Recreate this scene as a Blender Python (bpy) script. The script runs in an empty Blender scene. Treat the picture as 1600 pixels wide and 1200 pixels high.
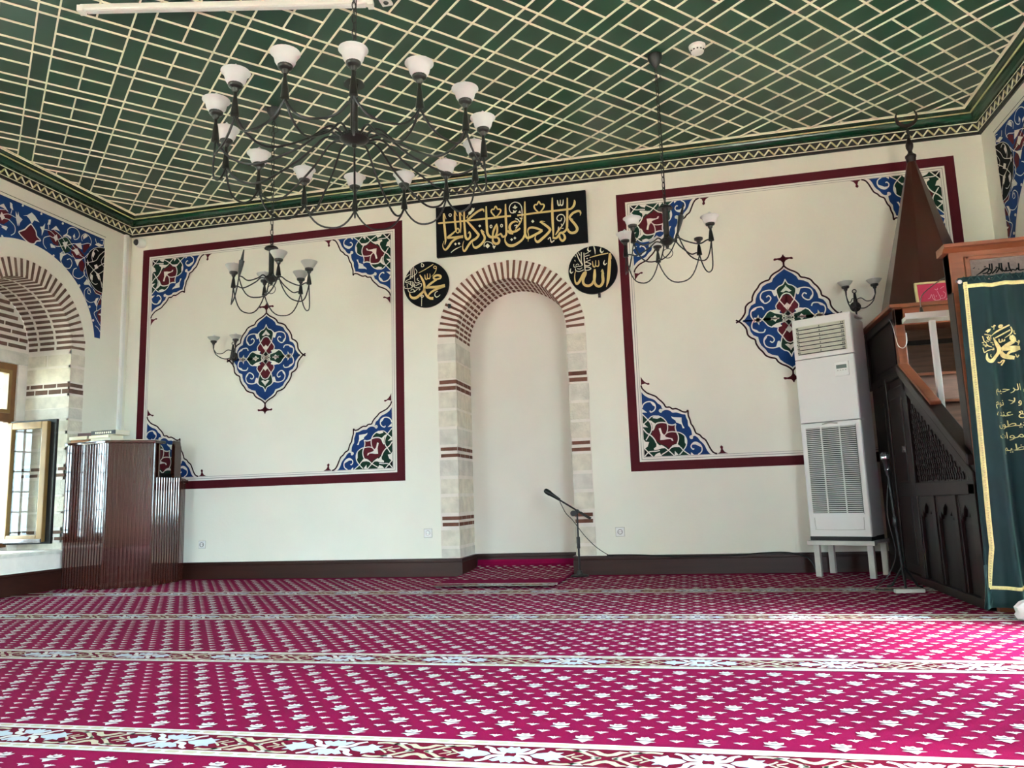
import bpy, bmesh, math, random
from mathutils import Vector, Matrix
from mathutils.geometry import tessellate_polygon
random.seed(4)
S = bpy.context.scene
COL = S.collection
PI = math.pi

# ------------------------------------------------------------------ camera
F_PX = 1195.2473
CAM = Vector((0.0, -7.0137, 0.7))
RT = Vector((0.97445172, 0.22215333, -0.03304163))
UP = Vector((0.06472293, -0.13688153, 0.98847073))
FW = Vector((-0.21506928, 0.96535555, 0.14776286))
cd = bpy.data.cameras.new('camera')
cd.sensor_width = 36
cd.lens = F_PX / 1600 * 36
cd.clip_start = 0.05
cam = bpy.data.objects.new('camera', cd)
COL.objects.link(cam)
cam.matrix_world = Matrix(((RT.x, UP.x, -FW.x, CAM.x), (RT.y, UP.y, -FW.y, CAM.y), (RT.z, UP.z, -FW.z, CAM.z), (0, 0, 0, 1)))
S.camera = cam

# ------------------------------------------------------------------ view and light
S.view_settings.view_transform = 'Standard'
S.view_settings.look = 'None'
S.view_settings.exposure = 2.02
S.view_settings.gamma = 1.0
S.view_settings.use_curve_mapping = False
S.cycles.use_denoising = True
S.cycles.max_bounces = 10
S.cycles.diffuse_bounces = 6
S.cycles.glossy_bounces = 4
S.cycles.transparent_max_bounces = 12
S.cycles.sample_clamp_indirect = 6
S.cycles.caustics_reflective = False
S.cycles.caustics_refractive = False

XL, XR, ZC, YF = -5.8146, 2.6772, 3.88, -8.7
WD = 0.5                                   # depth of the window recesses
w = bpy.data.worlds.new('daylight')
S.world = w
w.use_nodes = True
wn, wl = w.node_tree.nodes, w.node_tree.links
wb = wn['Background']
# bright hazy sky with a wide glare around the sun, which stands beyond the right-hand windows
SUN_TO = Vector((-.68, .40, -.62)).normalized()          # the way the sunlight travels
SKY_BASE, SKY_GLARE, SKY_POW = 5.2, 185.0, 9.0
tcw = wn.new('ShaderNodeTexCoord')
dtw = wn.new('ShaderNodeVectorMath')
dtw.operation = 'DOT_PRODUCT'
dtw.inputs[1].default_value = -SUN_TO
wl.new(tcw.outputs['Generated'], dtw.inputs[0])


def wmath(op, a, b):
    n = wn.new('ShaderNodeMath')
    n.operation = op
    for k_, v in enumerate((a, b)):
        if isinstance(v, (int, float)):
            n.inputs[k_].default_value = v
        else:
            wl.new(v, n.inputs[k_])
    return n.outputs[0]


wl.new(wmath('ADD', wmath('MULTIPLY', wmath('POWER', wmath('MAXIMUM', dtw.outputs['Value'], 0.0), SKY_POW), SKY_GLARE), SKY_BASE), wb.inputs['Strength'])
wb.inputs['Color'].default_value = (0.745, 1.0, 1.13, 1)

def portal(loc, rot, sx, sy):
    l = bpy.data.lights.new('window_portal', 'AREA')
    l.shape = 'RECTANGLE'
    l.size, l.size_y = sx, sy
    l.cycles.is_portal = True
    o = bpy.data.objects.new('window_portal', l)
    o.location, o.rotation_euler = loc, rot
    COL.objects.link(o)

SIDE_WIN = {-1: (-1.335, -3.52, -5.7), 1: (-1.335, -4.05, -6.4)}     # centres of the side windows along y, wall at XL and wall at XR
for sgn in (-1, 1):
    for cy in SIDE_WIN[sgn]:
        portal(((XL - WD - .06) if sgn < 0 else (XR + WD + .06), cy, 1.28), (0, sgn * PI / 2, 0), 1.8, .95)
FRONT_WIN = (-4.6, 2.02)  # unseen windows, added so enough daylight reaches the room
for cx in FRONT_WIN:
    portal((cx, YF - .36, 1.6), (PI / 2, 0, 0), 1.2, 2.2)
sl = bpy.data.lights.new('sun', 'SUN')
sl.energy = 50.0
sl.angle = math.radians(18)
sl.color = (1, .96, .9)
so = bpy.data.objects.new('sun', sl)
so.rotation_euler = SUN_TO.to_track_quat('-Z', 'Y').to_euler()
COL.objects.link(so)


# ------------------------------------------------------------------ pixel rays, used to place what was measured on a known plane
def ray(px, py):
    return FW + RT * ((px - 800) / F_PX) - UP * ((py - 600) / F_PX)


def onp(px, py, ax, val):
    d = ray(px, py)
    return CAM + d * ((val - CAM[ax]) / d[ax])


def crop(x0, y0, s):                       # crop of the photograph at scale s -> point (x, z) on the back wall
    def f(u, v, y=0.0):
        p = onp(x0 + u / s, y0 + v / s, 1, y)
        return (p.x, p.z)
    return f


# ------------------------------------------------------------------ materials
def srgb(h):
    h = h.lstrip('#')
    c = [int(h[i:i + 2], 16) / 255 for i in (0, 2, 4)]
    return tuple((x / 12.92 if x <= .04045 else ((x + .055) / 1.055) ** 2.4) for x in c) + (1,)


def mat(name, col, rough=.6, metal=0.0, var=0.0, vscale=6.0, bump=0.0, bscale=60.0, spec=.5, stretch=(1, 1, 1), coat=0.0, trans=0.0):
    m = bpy.data.materials.new(name)
    m.use_nodes = True
    nt = m.node_tree
    b = nt.nodes['Principled BSDF']
    c = srgb(col) if isinstance(col, str) else tuple(col) + (1,)
    b.inputs['Base Color'].default_value = c
    b.inputs['Roughness'].default_value = rough
    b.inputs['Metallic'].default_value = metal
    b.inputs['Specular IOR Level'].default_value = spec
    b.inputs['Coat Weight'].default_value = coat
    if var or bump:
        tc = nt.nodes.new('ShaderNodeTexCoord')
        mp = nt.nodes.new('ShaderNodeMapping')
        mp.inputs['Scale'].default_value = stretch
        nt.links.new(tc.outputs['Object'], mp.inputs['Vector'])
    if var:
        n = nt.nodes.new('ShaderNodeTexNoise')
        n.inputs['Scale'].default_value = vscale
        n.inputs['Detail'].default_value = 6
        nt.links.new(mp.outputs['Vector'], n.inputs['Vector'])
        r = nt.nodes.new('ShaderNodeValToRGB')
        r.color_ramp.elements[0].position = .3
        r.color_ramp.elements[1].position = .7
        r.color_ramp.elements[0].color = tuple(x * (1 - var) for x in c[:3]) + (1,)
        r.color_ramp.elements[1].color = tuple(min(1, x * (1 + var)) for x in c[:3]) + (1,)
        nt.links.new(n.outputs['Fac'], r.inputs['Fac'])
        nt.links.new(r.outputs['Color'], b.inputs['Base Color'])
    if bump:
        n2 = nt.nodes.new('ShaderNodeTexNoise')
        n2.inputs['Scale'].default_value = bscale
        n2.inputs['Detail'].default_value = 4
        nt.links.new(mp.outputs['Vector'], n2.inputs['Vector'])
        bp = nt.nodes.new('ShaderNodeBump')
        bp.inputs['Strength'].default_value = bump
        bp.inputs['Distance'].default_value = .01
        nt.links.new(n2.outputs['Fac'], bp.inputs['Height'])
        nt.links.new(bp.outputs['Normal'], b.inputs['Normal'])
    if trans:                               # frosted: part of the light passes through
        out = nt.nodes['Material Output']
        t = nt.nodes.new('ShaderNodeBsdfTranslucent')
        t.inputs['Color'].default_value = c
        mx = nt.nodes.new('ShaderNodeMixShader')
        mx.inputs[0].default_value = trans
        nt.links.new(b.outputs[0], mx.inputs[1])
        nt.links.new(t.outputs[0], mx.inputs[2])
        nt.links.new(mx.outputs[0], out.inputs['Surface'])
    return m


def glass_mat():
    m = bpy.data.materials.new('window_glass')
    m.use_nodes = True
    nt = m.node_tree
    nt.nodes.remove(nt.nodes['Principled BSDF'])
    t = nt.nodes.new('ShaderNodeBsdfTransparent')
    t.inputs['Color'].default_value = (.9, .94, .93, 1)
    g = nt.nodes.new('ShaderNodeBsdfGlossy')
    g.inputs['Roughness'].default_value = .02
    lw = nt.nodes.new('ShaderNodeLayerWeight')
    lw.inputs['Blend'].default_value = .5
    pw = nt.nodes.new('ShaderNodeMath')
    pw.operation = 'POWER'
    pw.inputs[1].default_value = 4
    fr = nt.nodes.new('ShaderNodeMath')
    fr.operation = 'MULTIPLY_ADD'
    fr.inputs[1].default_value = .7
    fr.inputs[2].default_value = .05
    nt.links.new(lw.outputs['Facing'], pw.inputs[0])
    nt.links.new(pw.outputs[0], fr.inputs[0])
    mx = nt.nodes.new('ShaderNodeMixShader')
    nt.links.new(fr.outputs[0], mx.inputs[0])
    nt.links.new(t.outputs[0], mx.inputs[1])
    nt.links.new(g.outputs[0], mx.inputs[2])
    nt.links.new(mx.outputs[0], nt.nodes['Material Output'].inputs['Surface'])
    return m


M_WALL = mat('cream_plaster', '#EFEDE0', .85, var=.035, vscale=1.3, bump=.12, bscale=35, spec=.2)
M_NICHE = mat('niche_plaster', '#F2EEE4', .85, var=.03, vscale=1.6, bump=.1, bscale=35, spec=.2)
M_MAROON = mat('maroon_paint', '#4C101A', .7, spec=.15, var=.08, vscale=5)
M_DKMAROON = mat('dark_maroon_paint', '#2A080D', .7, spec=.15)
M_BLUE = mat('blue_paint', '#15376F', .7, spec=.15, var=.1, vscale=7)
M_GREEN = mat('green_paint', '#0D2F22', .7, spec=.15, var=.12, vscale=8)
M_RED = mat('red_paint', '#55131E', .7, spec=.15, var=.08, vscale=8)
M_WHITE = mat('white_paint', '#EDE9E0', .6)
M_GREYL = mat('grey_line_paint', '#8F8F86', .6)
M_DARK = mat('dark_paint', '#080A0A', .7, spec=.1)
M_CEIL = mat('green_ceiling_paint', '#0A3524', .3, spec=.4, var=.12, vscale=1.2, bump=.05, bscale=12)
M_LATH = mat('gilded_lath', '#F8F2DC', .45, var=.06, vscale=3)
M_GOLDLINE = mat('gold_trim', '#CFC08E', .45)
M_CORN = mat('cornice_green', '#08301F', .22, var=.08, vscale=3)
M_BLK = mat('cornice_black', '#14110E', .5)
M_CARPET = mat('crimson_carpet', '#7C0C3B', .95, var=.10, vscale=3.0, bump=.25, bscale=240, spec=.05)
M_CARPD = mat('dark_red_pile', '#640C26', .95, spec=.05)
M_CMOT = mat('cream_pile', '#CDC9C5', .95, spec=.05)
M_CLILAC = mat('pale_blue_pile', '#B4BDC6', .95, spec=.05)
M_CBEIGE = mat('beige_pile', '#B8AD96', .95, spec=.05)
M_CSHADE = mat('dark_pile', '#3A1320', .95, spec=.05)
M_BASEB = mat('brown_baseboard', '#2E130C', .4, var=.25, vscale=3, stretch=(.4, 2, 8), spec=.35)
M_WOODD = mat('dark_wood_shaded', '#1A0C09', .42, spec=.35, var=.3, vscale=4, stretch=(6, 6, .7))  # near-black of the pulpit's shaded side is put into this colour
M_WOODR = mat('red_brown_wood', '#7E452C', .38, var=.2, vscale=4, stretch=(1, 6, 6))
M_WOODG = mat('grained_step_wood', '#6B4A3A', .42, var=.4, vscale=5, stretch=(.6, 4, 9))
M_WOODC = mat('dark_canopy_wood', '#36160F', .3, var=.15, vscale=2.5, stretch=(4, 4, .6), coat=.2)
M_DARKW = mat('recess_shade_wood', '#120908', .5, var=.2, vscale=5)  # shade inside the arched recesses, put into the backing colour
M_CARVE = mat('carved_wood', '#1E110F', .45, var=.3, vscale=18, bump=1.0, bscale=26, stretch=(1, 1.6, .8))
M_LECT = mat('glossy_ribbed_wood', '#3C1810', .1, var=.25, vscale=3, stretch=(8, 8, .5), coat=.5, spec=.6)
M_FRAMEW = mat('brown_window_frame', '#6E4523', .4, var=.2, vscale=4, stretch=(3, 3, 3))
M_GOLDW = mat('golden_oak', '#7E5F31', .4, var=.15, vscale=6, stretch=(4, 1, 1))
M_BRICK = mat('brick', '#704A3D', .9, var=.22, vscale=14, bump=.4, bscale=90, spec=.1)
M_BRICKG = mat('weathered_brick', '#6A5348', .9, var=.25, vscale=14, bump=.4, bscale=90, spec=.1)
M_MORTAR = mat('mortar', '#E8E0D6', .95, var=.06, vscale=9, bump=.3, bscale=60, spec=.1)
M_STONE = mat('limestone', '#DDD5C5', .95, var=.14, vscale=11, bump=.6, bscale=45, spec=.1)
M_STONE2 = mat('grey_limestone', '#D6D1C6', .95, var=.14, vscale=9, bump=.6, bscale=45, spec=.1)
M_BLACKMETAL = mat('black_wrought_iron', '#141313', .45, metal=.2)
M_PEWTER = mat('dark_pewter', '#2B2A27', .35, metal=.6)
M_FROST = mat('frosted_glass', '#EEEFEF', .35, trans=.45)
M_FROST2 = mat('backlit_frosted_glass', '#C9CBC6', .35, trans=.35)  # greyness of shades seen against the light, put into the glass colour
M_BULB = mat('candle_bulb_glass', '#F4F4F2', .2, trans=.5)
M_WPLAST = mat('white_plastic', '#ECECE8', .35)
M_BPLAST = mat('black_plastic', '#141414', .4)
M_ACW = mat('white_enamel', '#E4E2DF', .3)
M_ACG = mat('grey_vent_slat', '#A9A69C', .45)
M_ACD = mat('dark_vent_gap', '#1D1C1B', .7)
M_ACS = mat('pale_green_louvre', '#D6D5C4', .4)
M_LCD = mat('grey_display', '#5F6E66', .3)
M_PLYG = mat('whitewashed_timber', '#C9C7BF', .7, var=.12, vscale=9)
M_SIGN = mat('black_sign_board', '#05060A', .6, spec=.12)
M_GOLDL = mat('gold_lettering', '#D9BE7E', .5)
M_PALEL = mat('pale_lettering', '#E3DFC8', .45)
M_VELVET = mat('green_velvet', '#08262A', .75, var=.2, vscale=5, spec=.3)
_b = M_VELVET.node_tree.nodes['Principled BSDF']
_b.inputs['Sheen Weight'].default_value = .35
_b.inputs['Sheen Tint'].default_value = (.35, .75, .7, 1)
M_GOLDTHR = mat('gold_thread', '#E6DC9A', .6, var=.15, vscale=60)
M_PINK = mat('crimson_mount', '#B5244F', .6)
M_PINKL = mat('silver_script', '#DDB3BC', .5)
M_FRAMEG = mat('pale_gilt_frame', '#CDBE8C', .4)
M_PAGE = mat('book_pages', '#E9E3D0', .8)
M_COVW = mat('cream_book_cover', '#E9E1C4', .5)
M_COVB = mat('black_book_cover', '#15151A', .4)
M_COVR = mat('maroon_book_cover', '#4A2226', .5)
M_COVT = mat('tan_book_cover', '#B07A4F', .5)
M_CHROME = mat('chrome', '#B9B9BA', .2, metal=.9)
M_GLASS = glass_mat()
M_LEAF = mat('garden_foliage', '#4E6B35', .8, var=.3, vscale=3)
M_GROUND = mat('garden_ground', '#A39C88', .95)
M_CARVPAN = mat('carved_grey_panel', '#6B5B58', .5, var=.2, vscale=20, bump=.5, bscale=50)


# ------------------------------------------------------------------ mesh builder
def smooth(pts, n=5, closed=False):
    P = [tuple(float(c) for c in p) for p in pts]
    if len(P) < 3:
        return P
    k = len(P[0])
    out = []
    N = len(P)
    for i in range(N if closed else N - 1):
        if closed:
            a, b, c, d = P[i - 1], P[i], P[(i + 1) % N], P[(i + 2) % N]
        else:
            a, b, c, d = P[max(i - 1, 0)], P[i], P[i + 1], P[min(i + 2, N - 1)]
        for j in range(n):
            t = j / n
            out.append(tuple(.5 * (2 * b[m] + (c[m] - a[m]) * t + (2 * a[m] - 5 * b[m] + 4 * c[m] - d[m]) * t * t + (3 * b[m] - a[m] - 3 * c[m] + d[m]) * t ** 3) for m in range(k)))
    if not closed:
        out.append(P[-1])
    return out


class MB:
    def __init__(s):
        s.v, s.f, s.m, s.mats = [], [], [], []

    def mi(s, m):
        if m not in s.mats:
            s.mats.append(m)
        return s.mats.index(m)

    def add(s, vs, fs, m):
        o = len(s.v)
        s.v += [tuple(x) for x in vs]
        k = s.mi(m)
        for f in fs:
            s.f.append(tuple(o + i for i in f))
            s.m.append(k)

    def box(s, a, b, m):
        x0, y0, z0 = a
        x1, y1, z1 = b
        s.hexa([(x0, y0, z0), (x1, y0, z0), (x1, y1, z0), (x0, y1, z0), (x0, y0, z1), (x1, y0, z1), (x1, y1, z1), (x0, y1, z1)], m)

    def hexa(s, vs, m):
        s.add(vs, [(0, 3, 2, 1), (4, 5, 6, 7), (0, 1, 5, 4), (1, 2, 6, 5), (2, 3, 7, 6), (3, 0, 4, 7)], m)

    def bar(s, p, q, wd, ht, m, up=(0, 0, 1)):
        p, q = Vector(p), Vector(q)
        d = (q - p).normalized()
        u = Vector(up)
        r = d.cross(u)
        if r.length < 1e-5:
            r = d.cross(Vector((1, 0, 0)))
        r.normalize()
        u = r.cross(d)
        r, u = r * wd / 2, u * ht / 2
        s.hexa([p - r - u, p + r - u, q + r - u, q - r - u, p - r + u, p + r + u, q + r + u, q - r + u], m)

    def tube(s, path, r, m, seg=8, closed=False):
        P = [Vector(p) for p in path]
        R = r if isinstance(r, (list, tuple)) else [r] * len(P)
        vs, fs = [], []
        prev = None
        N = len(P)
        for i, p in enumerate(P):
            a = P[i - 1] if (i or closed) else p
            b = P[(i + 1) % N] if (i < N - 1 or closed) else p
            t = (b - a).normalized()
            if prev is None:
                x = t.orthogonal().normalized()
            else:
                x = prev - t * prev.dot(t)
                x = x.normalized() if x.length > 1e-6 else t.orthogonal().normalized()
            prev = x
            y = t.cross(x)
            for k in range(seg):
                an = 2 * PI * k / seg
                vs.append(p + (x * math.cos(an) + y * math.sin(an)) * R[i])
        for i in range(N if closed else N - 1):
            j = (i + 1) % N
            for k in range(seg):
                k2 = (k + 1) % seg
                fs.append((i * seg + k, i * seg + k2, j * seg + k2, j * seg + k))
        if not closed:
            fs.append(tuple(range(seg - 1, -1, -1)))
            fs.append(tuple((N - 1) * seg + k for k in range(seg)))
        s.add(vs, fs, m)

    def lathe(s, prof, c, m, seg=20, axis=None, caps=True):
        """prof: (radius, height) list; axis: unit direction of height."""
        c = Vector(c)
        a = Vector(axis or (0, 0, 1)).normalized()
        x = a.orthogonal().normalized()
        y = a.cross(x)
        vs, fs = [], []
        for r, h in prof:
            for k in range(seg):
                an = 2 * PI * k / seg
                vs.append(c + a * h + (x * math.cos(an) + y * math.sin(an)) * max(r, 1e-4))
        for i in range(len(prof) - 1):
            for k in range(seg):
                k2 = (k + 1) % seg
                fs.append((i * seg + k, i * seg + k2, (i + 1) * seg + k2, (i + 1) * seg + k))
        if caps:
            fs.append(tuple(range(seg - 1, -1, -1)))
            fs.append(tuple((len(prof) - 1) * seg + k for k in range(seg)))
        s.add(vs, fs, m)

    def prism(s, poly, z0, z1, m, mp=None):
        """poly in a plane, extruded from z0 to z1; mp(a, b, h) -> point."""
        mp = mp or (lambda a, b, h: (a, b, h))
        n = len(poly)
        vs = [mp(a, b, z0) for a, b in poly] + [mp(a, b, z1) for a, b in poly]
        fs = [(i, (i + 1) % n, n + (i + 1) % n, n + i) for i in range(n)]
        for t in tessellate_polygon([[Vector((a, b, 0)) for a, b in poly]]):
            fs.append(tuple(t))
            fs.append(tuple(n + i for i in reversed(t)))
        s.add(vs, fs, m)

    def poly(s, pts, m, mp):
        """flat filled outline; mp(a, b) -> point."""
        vs = [mp(a, b) for a, b in pts]
        s.add(vs, [tuple(t) for t in tessellate_polygon([[Vector((a, b, 0)) for a, b in pts]])], m)

    def stroke(s, pts, m, mp, sm=5):
        """brush stroke of points (a, b, width)."""
        P = smooth(pts, sm)
        vs, fs = [], []
        N = len(P)
        for i in range(N):
            a, b = P[max(i - 1, 0)], P[min(i + 1, N - 1)]
            dx, dy = b[0] - a[0], b[1] - a[1]
            L = math.hypot(dx, dy) or 1
            h = max(P[i][2], 1e-4) / 2
            vs.append(mp(P[i][0] - dy / L * h, P[i][1] + dx / L * h))
            vs.append(mp(P[i][0] + dy / L * h, P[i][1] - dx / L * h))
        for i in range(N - 1):
            fs.append((2 * i, 2 * i + 1, 2 * i + 3, 2 * i + 2))
        s.add(vs, fs, m)

    def build(s, name, parent=None, sm=False, fix=True, bevel=0.0, loc=None):
        me = bpy.data.meshes.new(name)
        vs = s.v
        if loc is not None:
            vs = [(x - loc[0], y - loc[1], z - loc[2]) for x, y, z in vs]
        me.from_pydata(vs, [], s.f)
        for m in s.mats:
            me.materials.append(m)
        me.polygons.foreach_set('material_index', s.m)
        if fix or sm:
            bm = bmesh.new()
            bm.from_mesh(me)
            if fix:
                bmesh.ops.recalc_face_normals(bm, faces=bm.faces)
            if sm:
                for f in bm.faces:
                    f.smooth = True
                for e in bm.edges:
                    if len(e.link_faces) == 2 and e.calc_face_angle(0) > math.radians(38):
                        e.smooth = False
            bm.to_mesh(me)
            bm.free()
        me.update()
        o = bpy.data.objects.new(name, me)
        COL.objects.link(o)
        if parent is not None:
            o.parent = parent
        elif loc is not None:
            o.location = loc
        if bevel:
            b = o.modifiers.new('edge', 'BEVEL')
            b.width = bevel
            b.segments = 2
            b.limit_method = 'ANGLE'
        return o


def one(name, parent, fn, **k):
    mb = MB()
    fn(mb)
    return mb.build(name, parent, **k)


def tag(o, label=None, cat=None, group=None, kind=None):
    if label:
        o['label'] = label
    if cat:
        o['category'] = cat
    if group:
        o['group'] = group
    if kind:
        o['kind'] = kind
    return o


def thing(name, label, cat, loc=(0, 0, 0), rz=0.0, group=None):
    o = bpy.data.objects.new(name, None)
    o.empty_display_size = .1
    o.location = loc
    o.rotation_euler = (0, 0, rz)
    COL.objects.link(o)
    return tag(o, label, cat, group)


def copy_tree(o, parent=None):
    c = o.copy()
    COL.objects.link(c)
    if parent is not None:
        c.parent = parent
    for ch in list(o.children):
        copy_tree(ch, c)
    return c


# ================================================================== ROOM
def arc(cx, cz, r, a0, a1, n):
    return [(cx + r * math.cos(a0 + (a1 - a0) * i / n), cz + r * math.sin(a0 + (a1 - a0) * i / n)) for i in range(n + 1)]


MX, MR, MRO, MZ, MD = -1.565, .55, .73, 2.262, .51        # mihrab: centre x, inner and outer radius, springing height, depth
ZTOP = 3.95

# floor with its fitted carpet
ROW0, ROWP = 1.109, 1.2064
fl = MB()
fl.box((XL - .6, YF - .4, -.12), (XR + .6, MD + .1, 0), M_CARPET)
H1, H2, H3 = .0015, .0025, .0035
FLX, FLY = (XL + .02, XR - .02), (YF + .1, -.03)


def fmap(ox, oy, sc=1.0, h=H2, fx=1):
    return lambda a, b: (ox + a * sc * fx, oy + b * sc, h)


FLOWER = [(-.2, -.04), (.2, -.04), (.4, .1), (.44, .34), (.22, .28), (.12, .5), (-.06, .4), (-.2, .5), (-.24, .28), (-.44, .34), (-.4, .1)]
CALYX = [(-.52, -.2), (-.26, -.28), (0, -.6), (.26, -.28), (.52, -.2), (.24, -.12), (-.24, -.12)]
BUD = [(-.5, .12), (-.25, .02), (0, -.3), (.25, .02), (.5, .12), (.2, .22), (.06, .16), (0, .3), (-.06, .16), (-.2, .22)]


def carpet_flower(mb, x, y, h=H2):
    mb.poly(FLOWER, M_CMOT, fmap(x, y, .062, h))
    mb.poly(CALYX, M_CMOT, fmap(x, y, .062, h))
    mb.stroke([(-.42, -.1, .03), (0, -.06, .1), (.42, -.1, .03)], M_CSHADE, fmap(x, y, .062, h - .0004), 2)
    mb.stroke([(-.16, .22, .03), (0, .16, .08), (.16, .24, .03)], M_CSHADE, fmap(x, y, .062, h + .0006), 2)


def carpet_bud(mb, x, y, h=H2):
    mb.poly(BUD, M_CMOT, fmap(x, y, .044, h))


P0 = .1765
k = -1
while True:
    y0 = -(ROW0 + ROWP * k)                # far edge of border band k
    if y0 < YF + .2:
        break
    for i in range(8):
        y = y0 + .052 + .1225 * i
        if not FLY[0] < y < FLY[1]:
            continue
        off = .011 + (P0 / 2 if i % 2 else 0)
        for j in range(-36, 18):
            x = off + j * P0
            if FLX[0] + .03 < x < FLX[1] - .03:
                carpet_flower(fl, x, y)
                carpet_bud(fl, x + P0 / 2, y)
                if y + .061 < FLY[1] and i < 7:
                    carpet_bud(fl, x + P0 / 4, y + .061)
                    carpet_bud(fl, x - P0 / 4, y + .061)
    k += 1


def band(mb, y0, xa, xb, h=0.0, wd=.225):
    """one prayer-row border: two oval-chain lines and a lotus scroll between them, its far edge at y0."""
    mb.add([(xa, y0, h + H1), (xb, y0, h + H1), (xb, y0 - wd, h + H1), (xa, y0 - wd, h + H1)], [(0, 1, 2, 3)], M_CARPD)
    for yy in (y0 - .02, y0 - wd + .02):
        mb.add([(xa, yy + .02, h + H2), (xb, yy + .02, h + H2), (xb, yy - .02, h + H2), (xa, yy - .02, h + H2)], [(0, 1, 2, 3)], M_CMOT)
        n = int((xb - xa) / .059)
        for i in range(n):
            x = xa + .03 + i * .059
            mb.poly([(x - .025, yy), (x - .016, yy + .009), (x + .016, yy + .009), (x + .025, yy), (x + .016, yy - .009), (x - .016, yy - .009)], M_CBEIGE, lambda a, b: (a, b, h + H3))
    yc, T = y0 - wd / 2, .53
    sc = (wd - .08) / .15
    for j in range(-12, 7):
        cx = .006 + j * T
        if cx - T / 2 < xa - .01 or cx + T / 2 > xb + T:
            continue
        for sy in (1, -1):
            for sx in (1, -1):
                mp = lambda a, b, cx=cx, sx=sx, sy=sy: (min(max(cx + a * sx, xa), xb), yc + b * sc * sy, h + H2)
                mb.poly([(0, .012), (.03, .022), (.05, .05), (.035, .06), (.02, .05), (.012, .068), (0, .06)], M_CLILAC, mp)           # palmettes up and down
                mb.stroke([(.015, .008, .016), (.05, .018, .02), (.062, .045, .016), (.085, .062, .012)], M_CMOT, mp, 4)                # curved stems
                mb.poly([(.055, 0), (.07, .018), (.1, .028), (.105, .045), (.125, .03), (.145, .034), (.135, .016), (.155, 0)], M_CLILAC, mp)
                mb.stroke([(.118, .056, .014), (.15, .062, .014), (.19, .048, .014), (.22, .02, .012), (.248, 0, .01)], M_CBEIGE, mp, 4)  # pointed leaf outline
                mb.stroke([(.15, .002, .006), (.165, .014, .008), (.175, .028, .006)], M_CBEIGE, mp, 3)
                mb.stroke([(.17, .003, .006), (.19, .012, .008), (.2, .02, .005)], M_CBEIGE, mp, 3)
                mb.poly([(.265, 0), (.265, .016), (.24, .026), (.225, .046), (.205, .056), (.235, .062), (.255, .04), (.265, .036)], M_CBEIGE, mp)   # X-shaped flower
                mb.poly([(.165, .052), (.185, .066), (.21, .064), (.2, .05), (.18, .046)], M_CMOT, mp)
                mb.poly([(.252, 0), (.235, .012), (.222, 0)], M_CMOT, mp)


k = 0
while -(ROW0 + ROWP * k) > YF + .4:
    band(fl, -(ROW0 + ROWP * k), FLX[0], FLX[1])
    k += 1
floor = tag(fl.build('floor', fix=False), 'crimson fitted prayer carpet with cream flowers and bordered rows', kind='structure')

# ---------------------------------------------------------------- walls
wb_ = MB()
outline = [(XL - .02, 0), (MX - MR, 0), (MX - MR, MZ)] + arc(MX, MZ, MR, PI, 0, 40)[1:-1] + [(MX + MR, MZ), (MX + MR, 0), (XR + .02, 0), (XR + .02, ZTOP), (XL - .02, ZTOP)]
wb_.poly(outline, M_WALL, lambda a, b: (a, 0, b))
# niche: plastered back; the reveals are masonry (mihrab surround below)
wb_.add([(MX - MR - .1, MD, -.01), (MX + MR + .1, MD, -.01), (MX + MR + .1, MD, 3.0), (MX - MR - .1, MD, 3.0)], [(0, 1, 2, 3)], M_NICHE)
wall_back = tag(wb_.build('wall_back', fix=False), 'cream qibla wall with painted panels and the arched niche', kind='structure')

AY, AZ, AR, ARO = -1.335, 2.285, .57, .745                # side window arch: centre y, springing z, radii
WH0, WH1, WYH = .40, 2.16, .465                           # window opening heights and half width


def side_wall(name, sgn, label):
    """sgn -1: wall at XL facing +x, +1: wall at XR facing -x."""
    x = XL if sgn < 0 else XR
    mb = MB()
    pts = [(.02, 0)]
    # wall as strips: below the sills, between arches, above
    ys = [.02]
    mb.poly([(.02, -.01), (YF - .02, -.01), (YF - .02, .335), (.02, .335)], M_WALL, lambda a, b: (x, a, b))
    top = [(.02, .335)]
    for cy in SIDE_WIN[sgn]:
        top += [(cy + AR, .335), (cy + AR, AZ)] + [(cy + AR * math.cos(t), AZ + AR * math.sin(t)) for t in [PI * i / 30 for i in range(1, 30)]] + [(cy - AR, AZ), (cy - AR, .335)]
    top += [(YF - .02, .335), (YF - .02, ZTOP), (.02, ZTOP)]
    mb.poly(top, M_WALL, lambda a, b: (x, a, b))
    o = tag(mb.build(name, fix=False), label, kind='structure')
    return o


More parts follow.
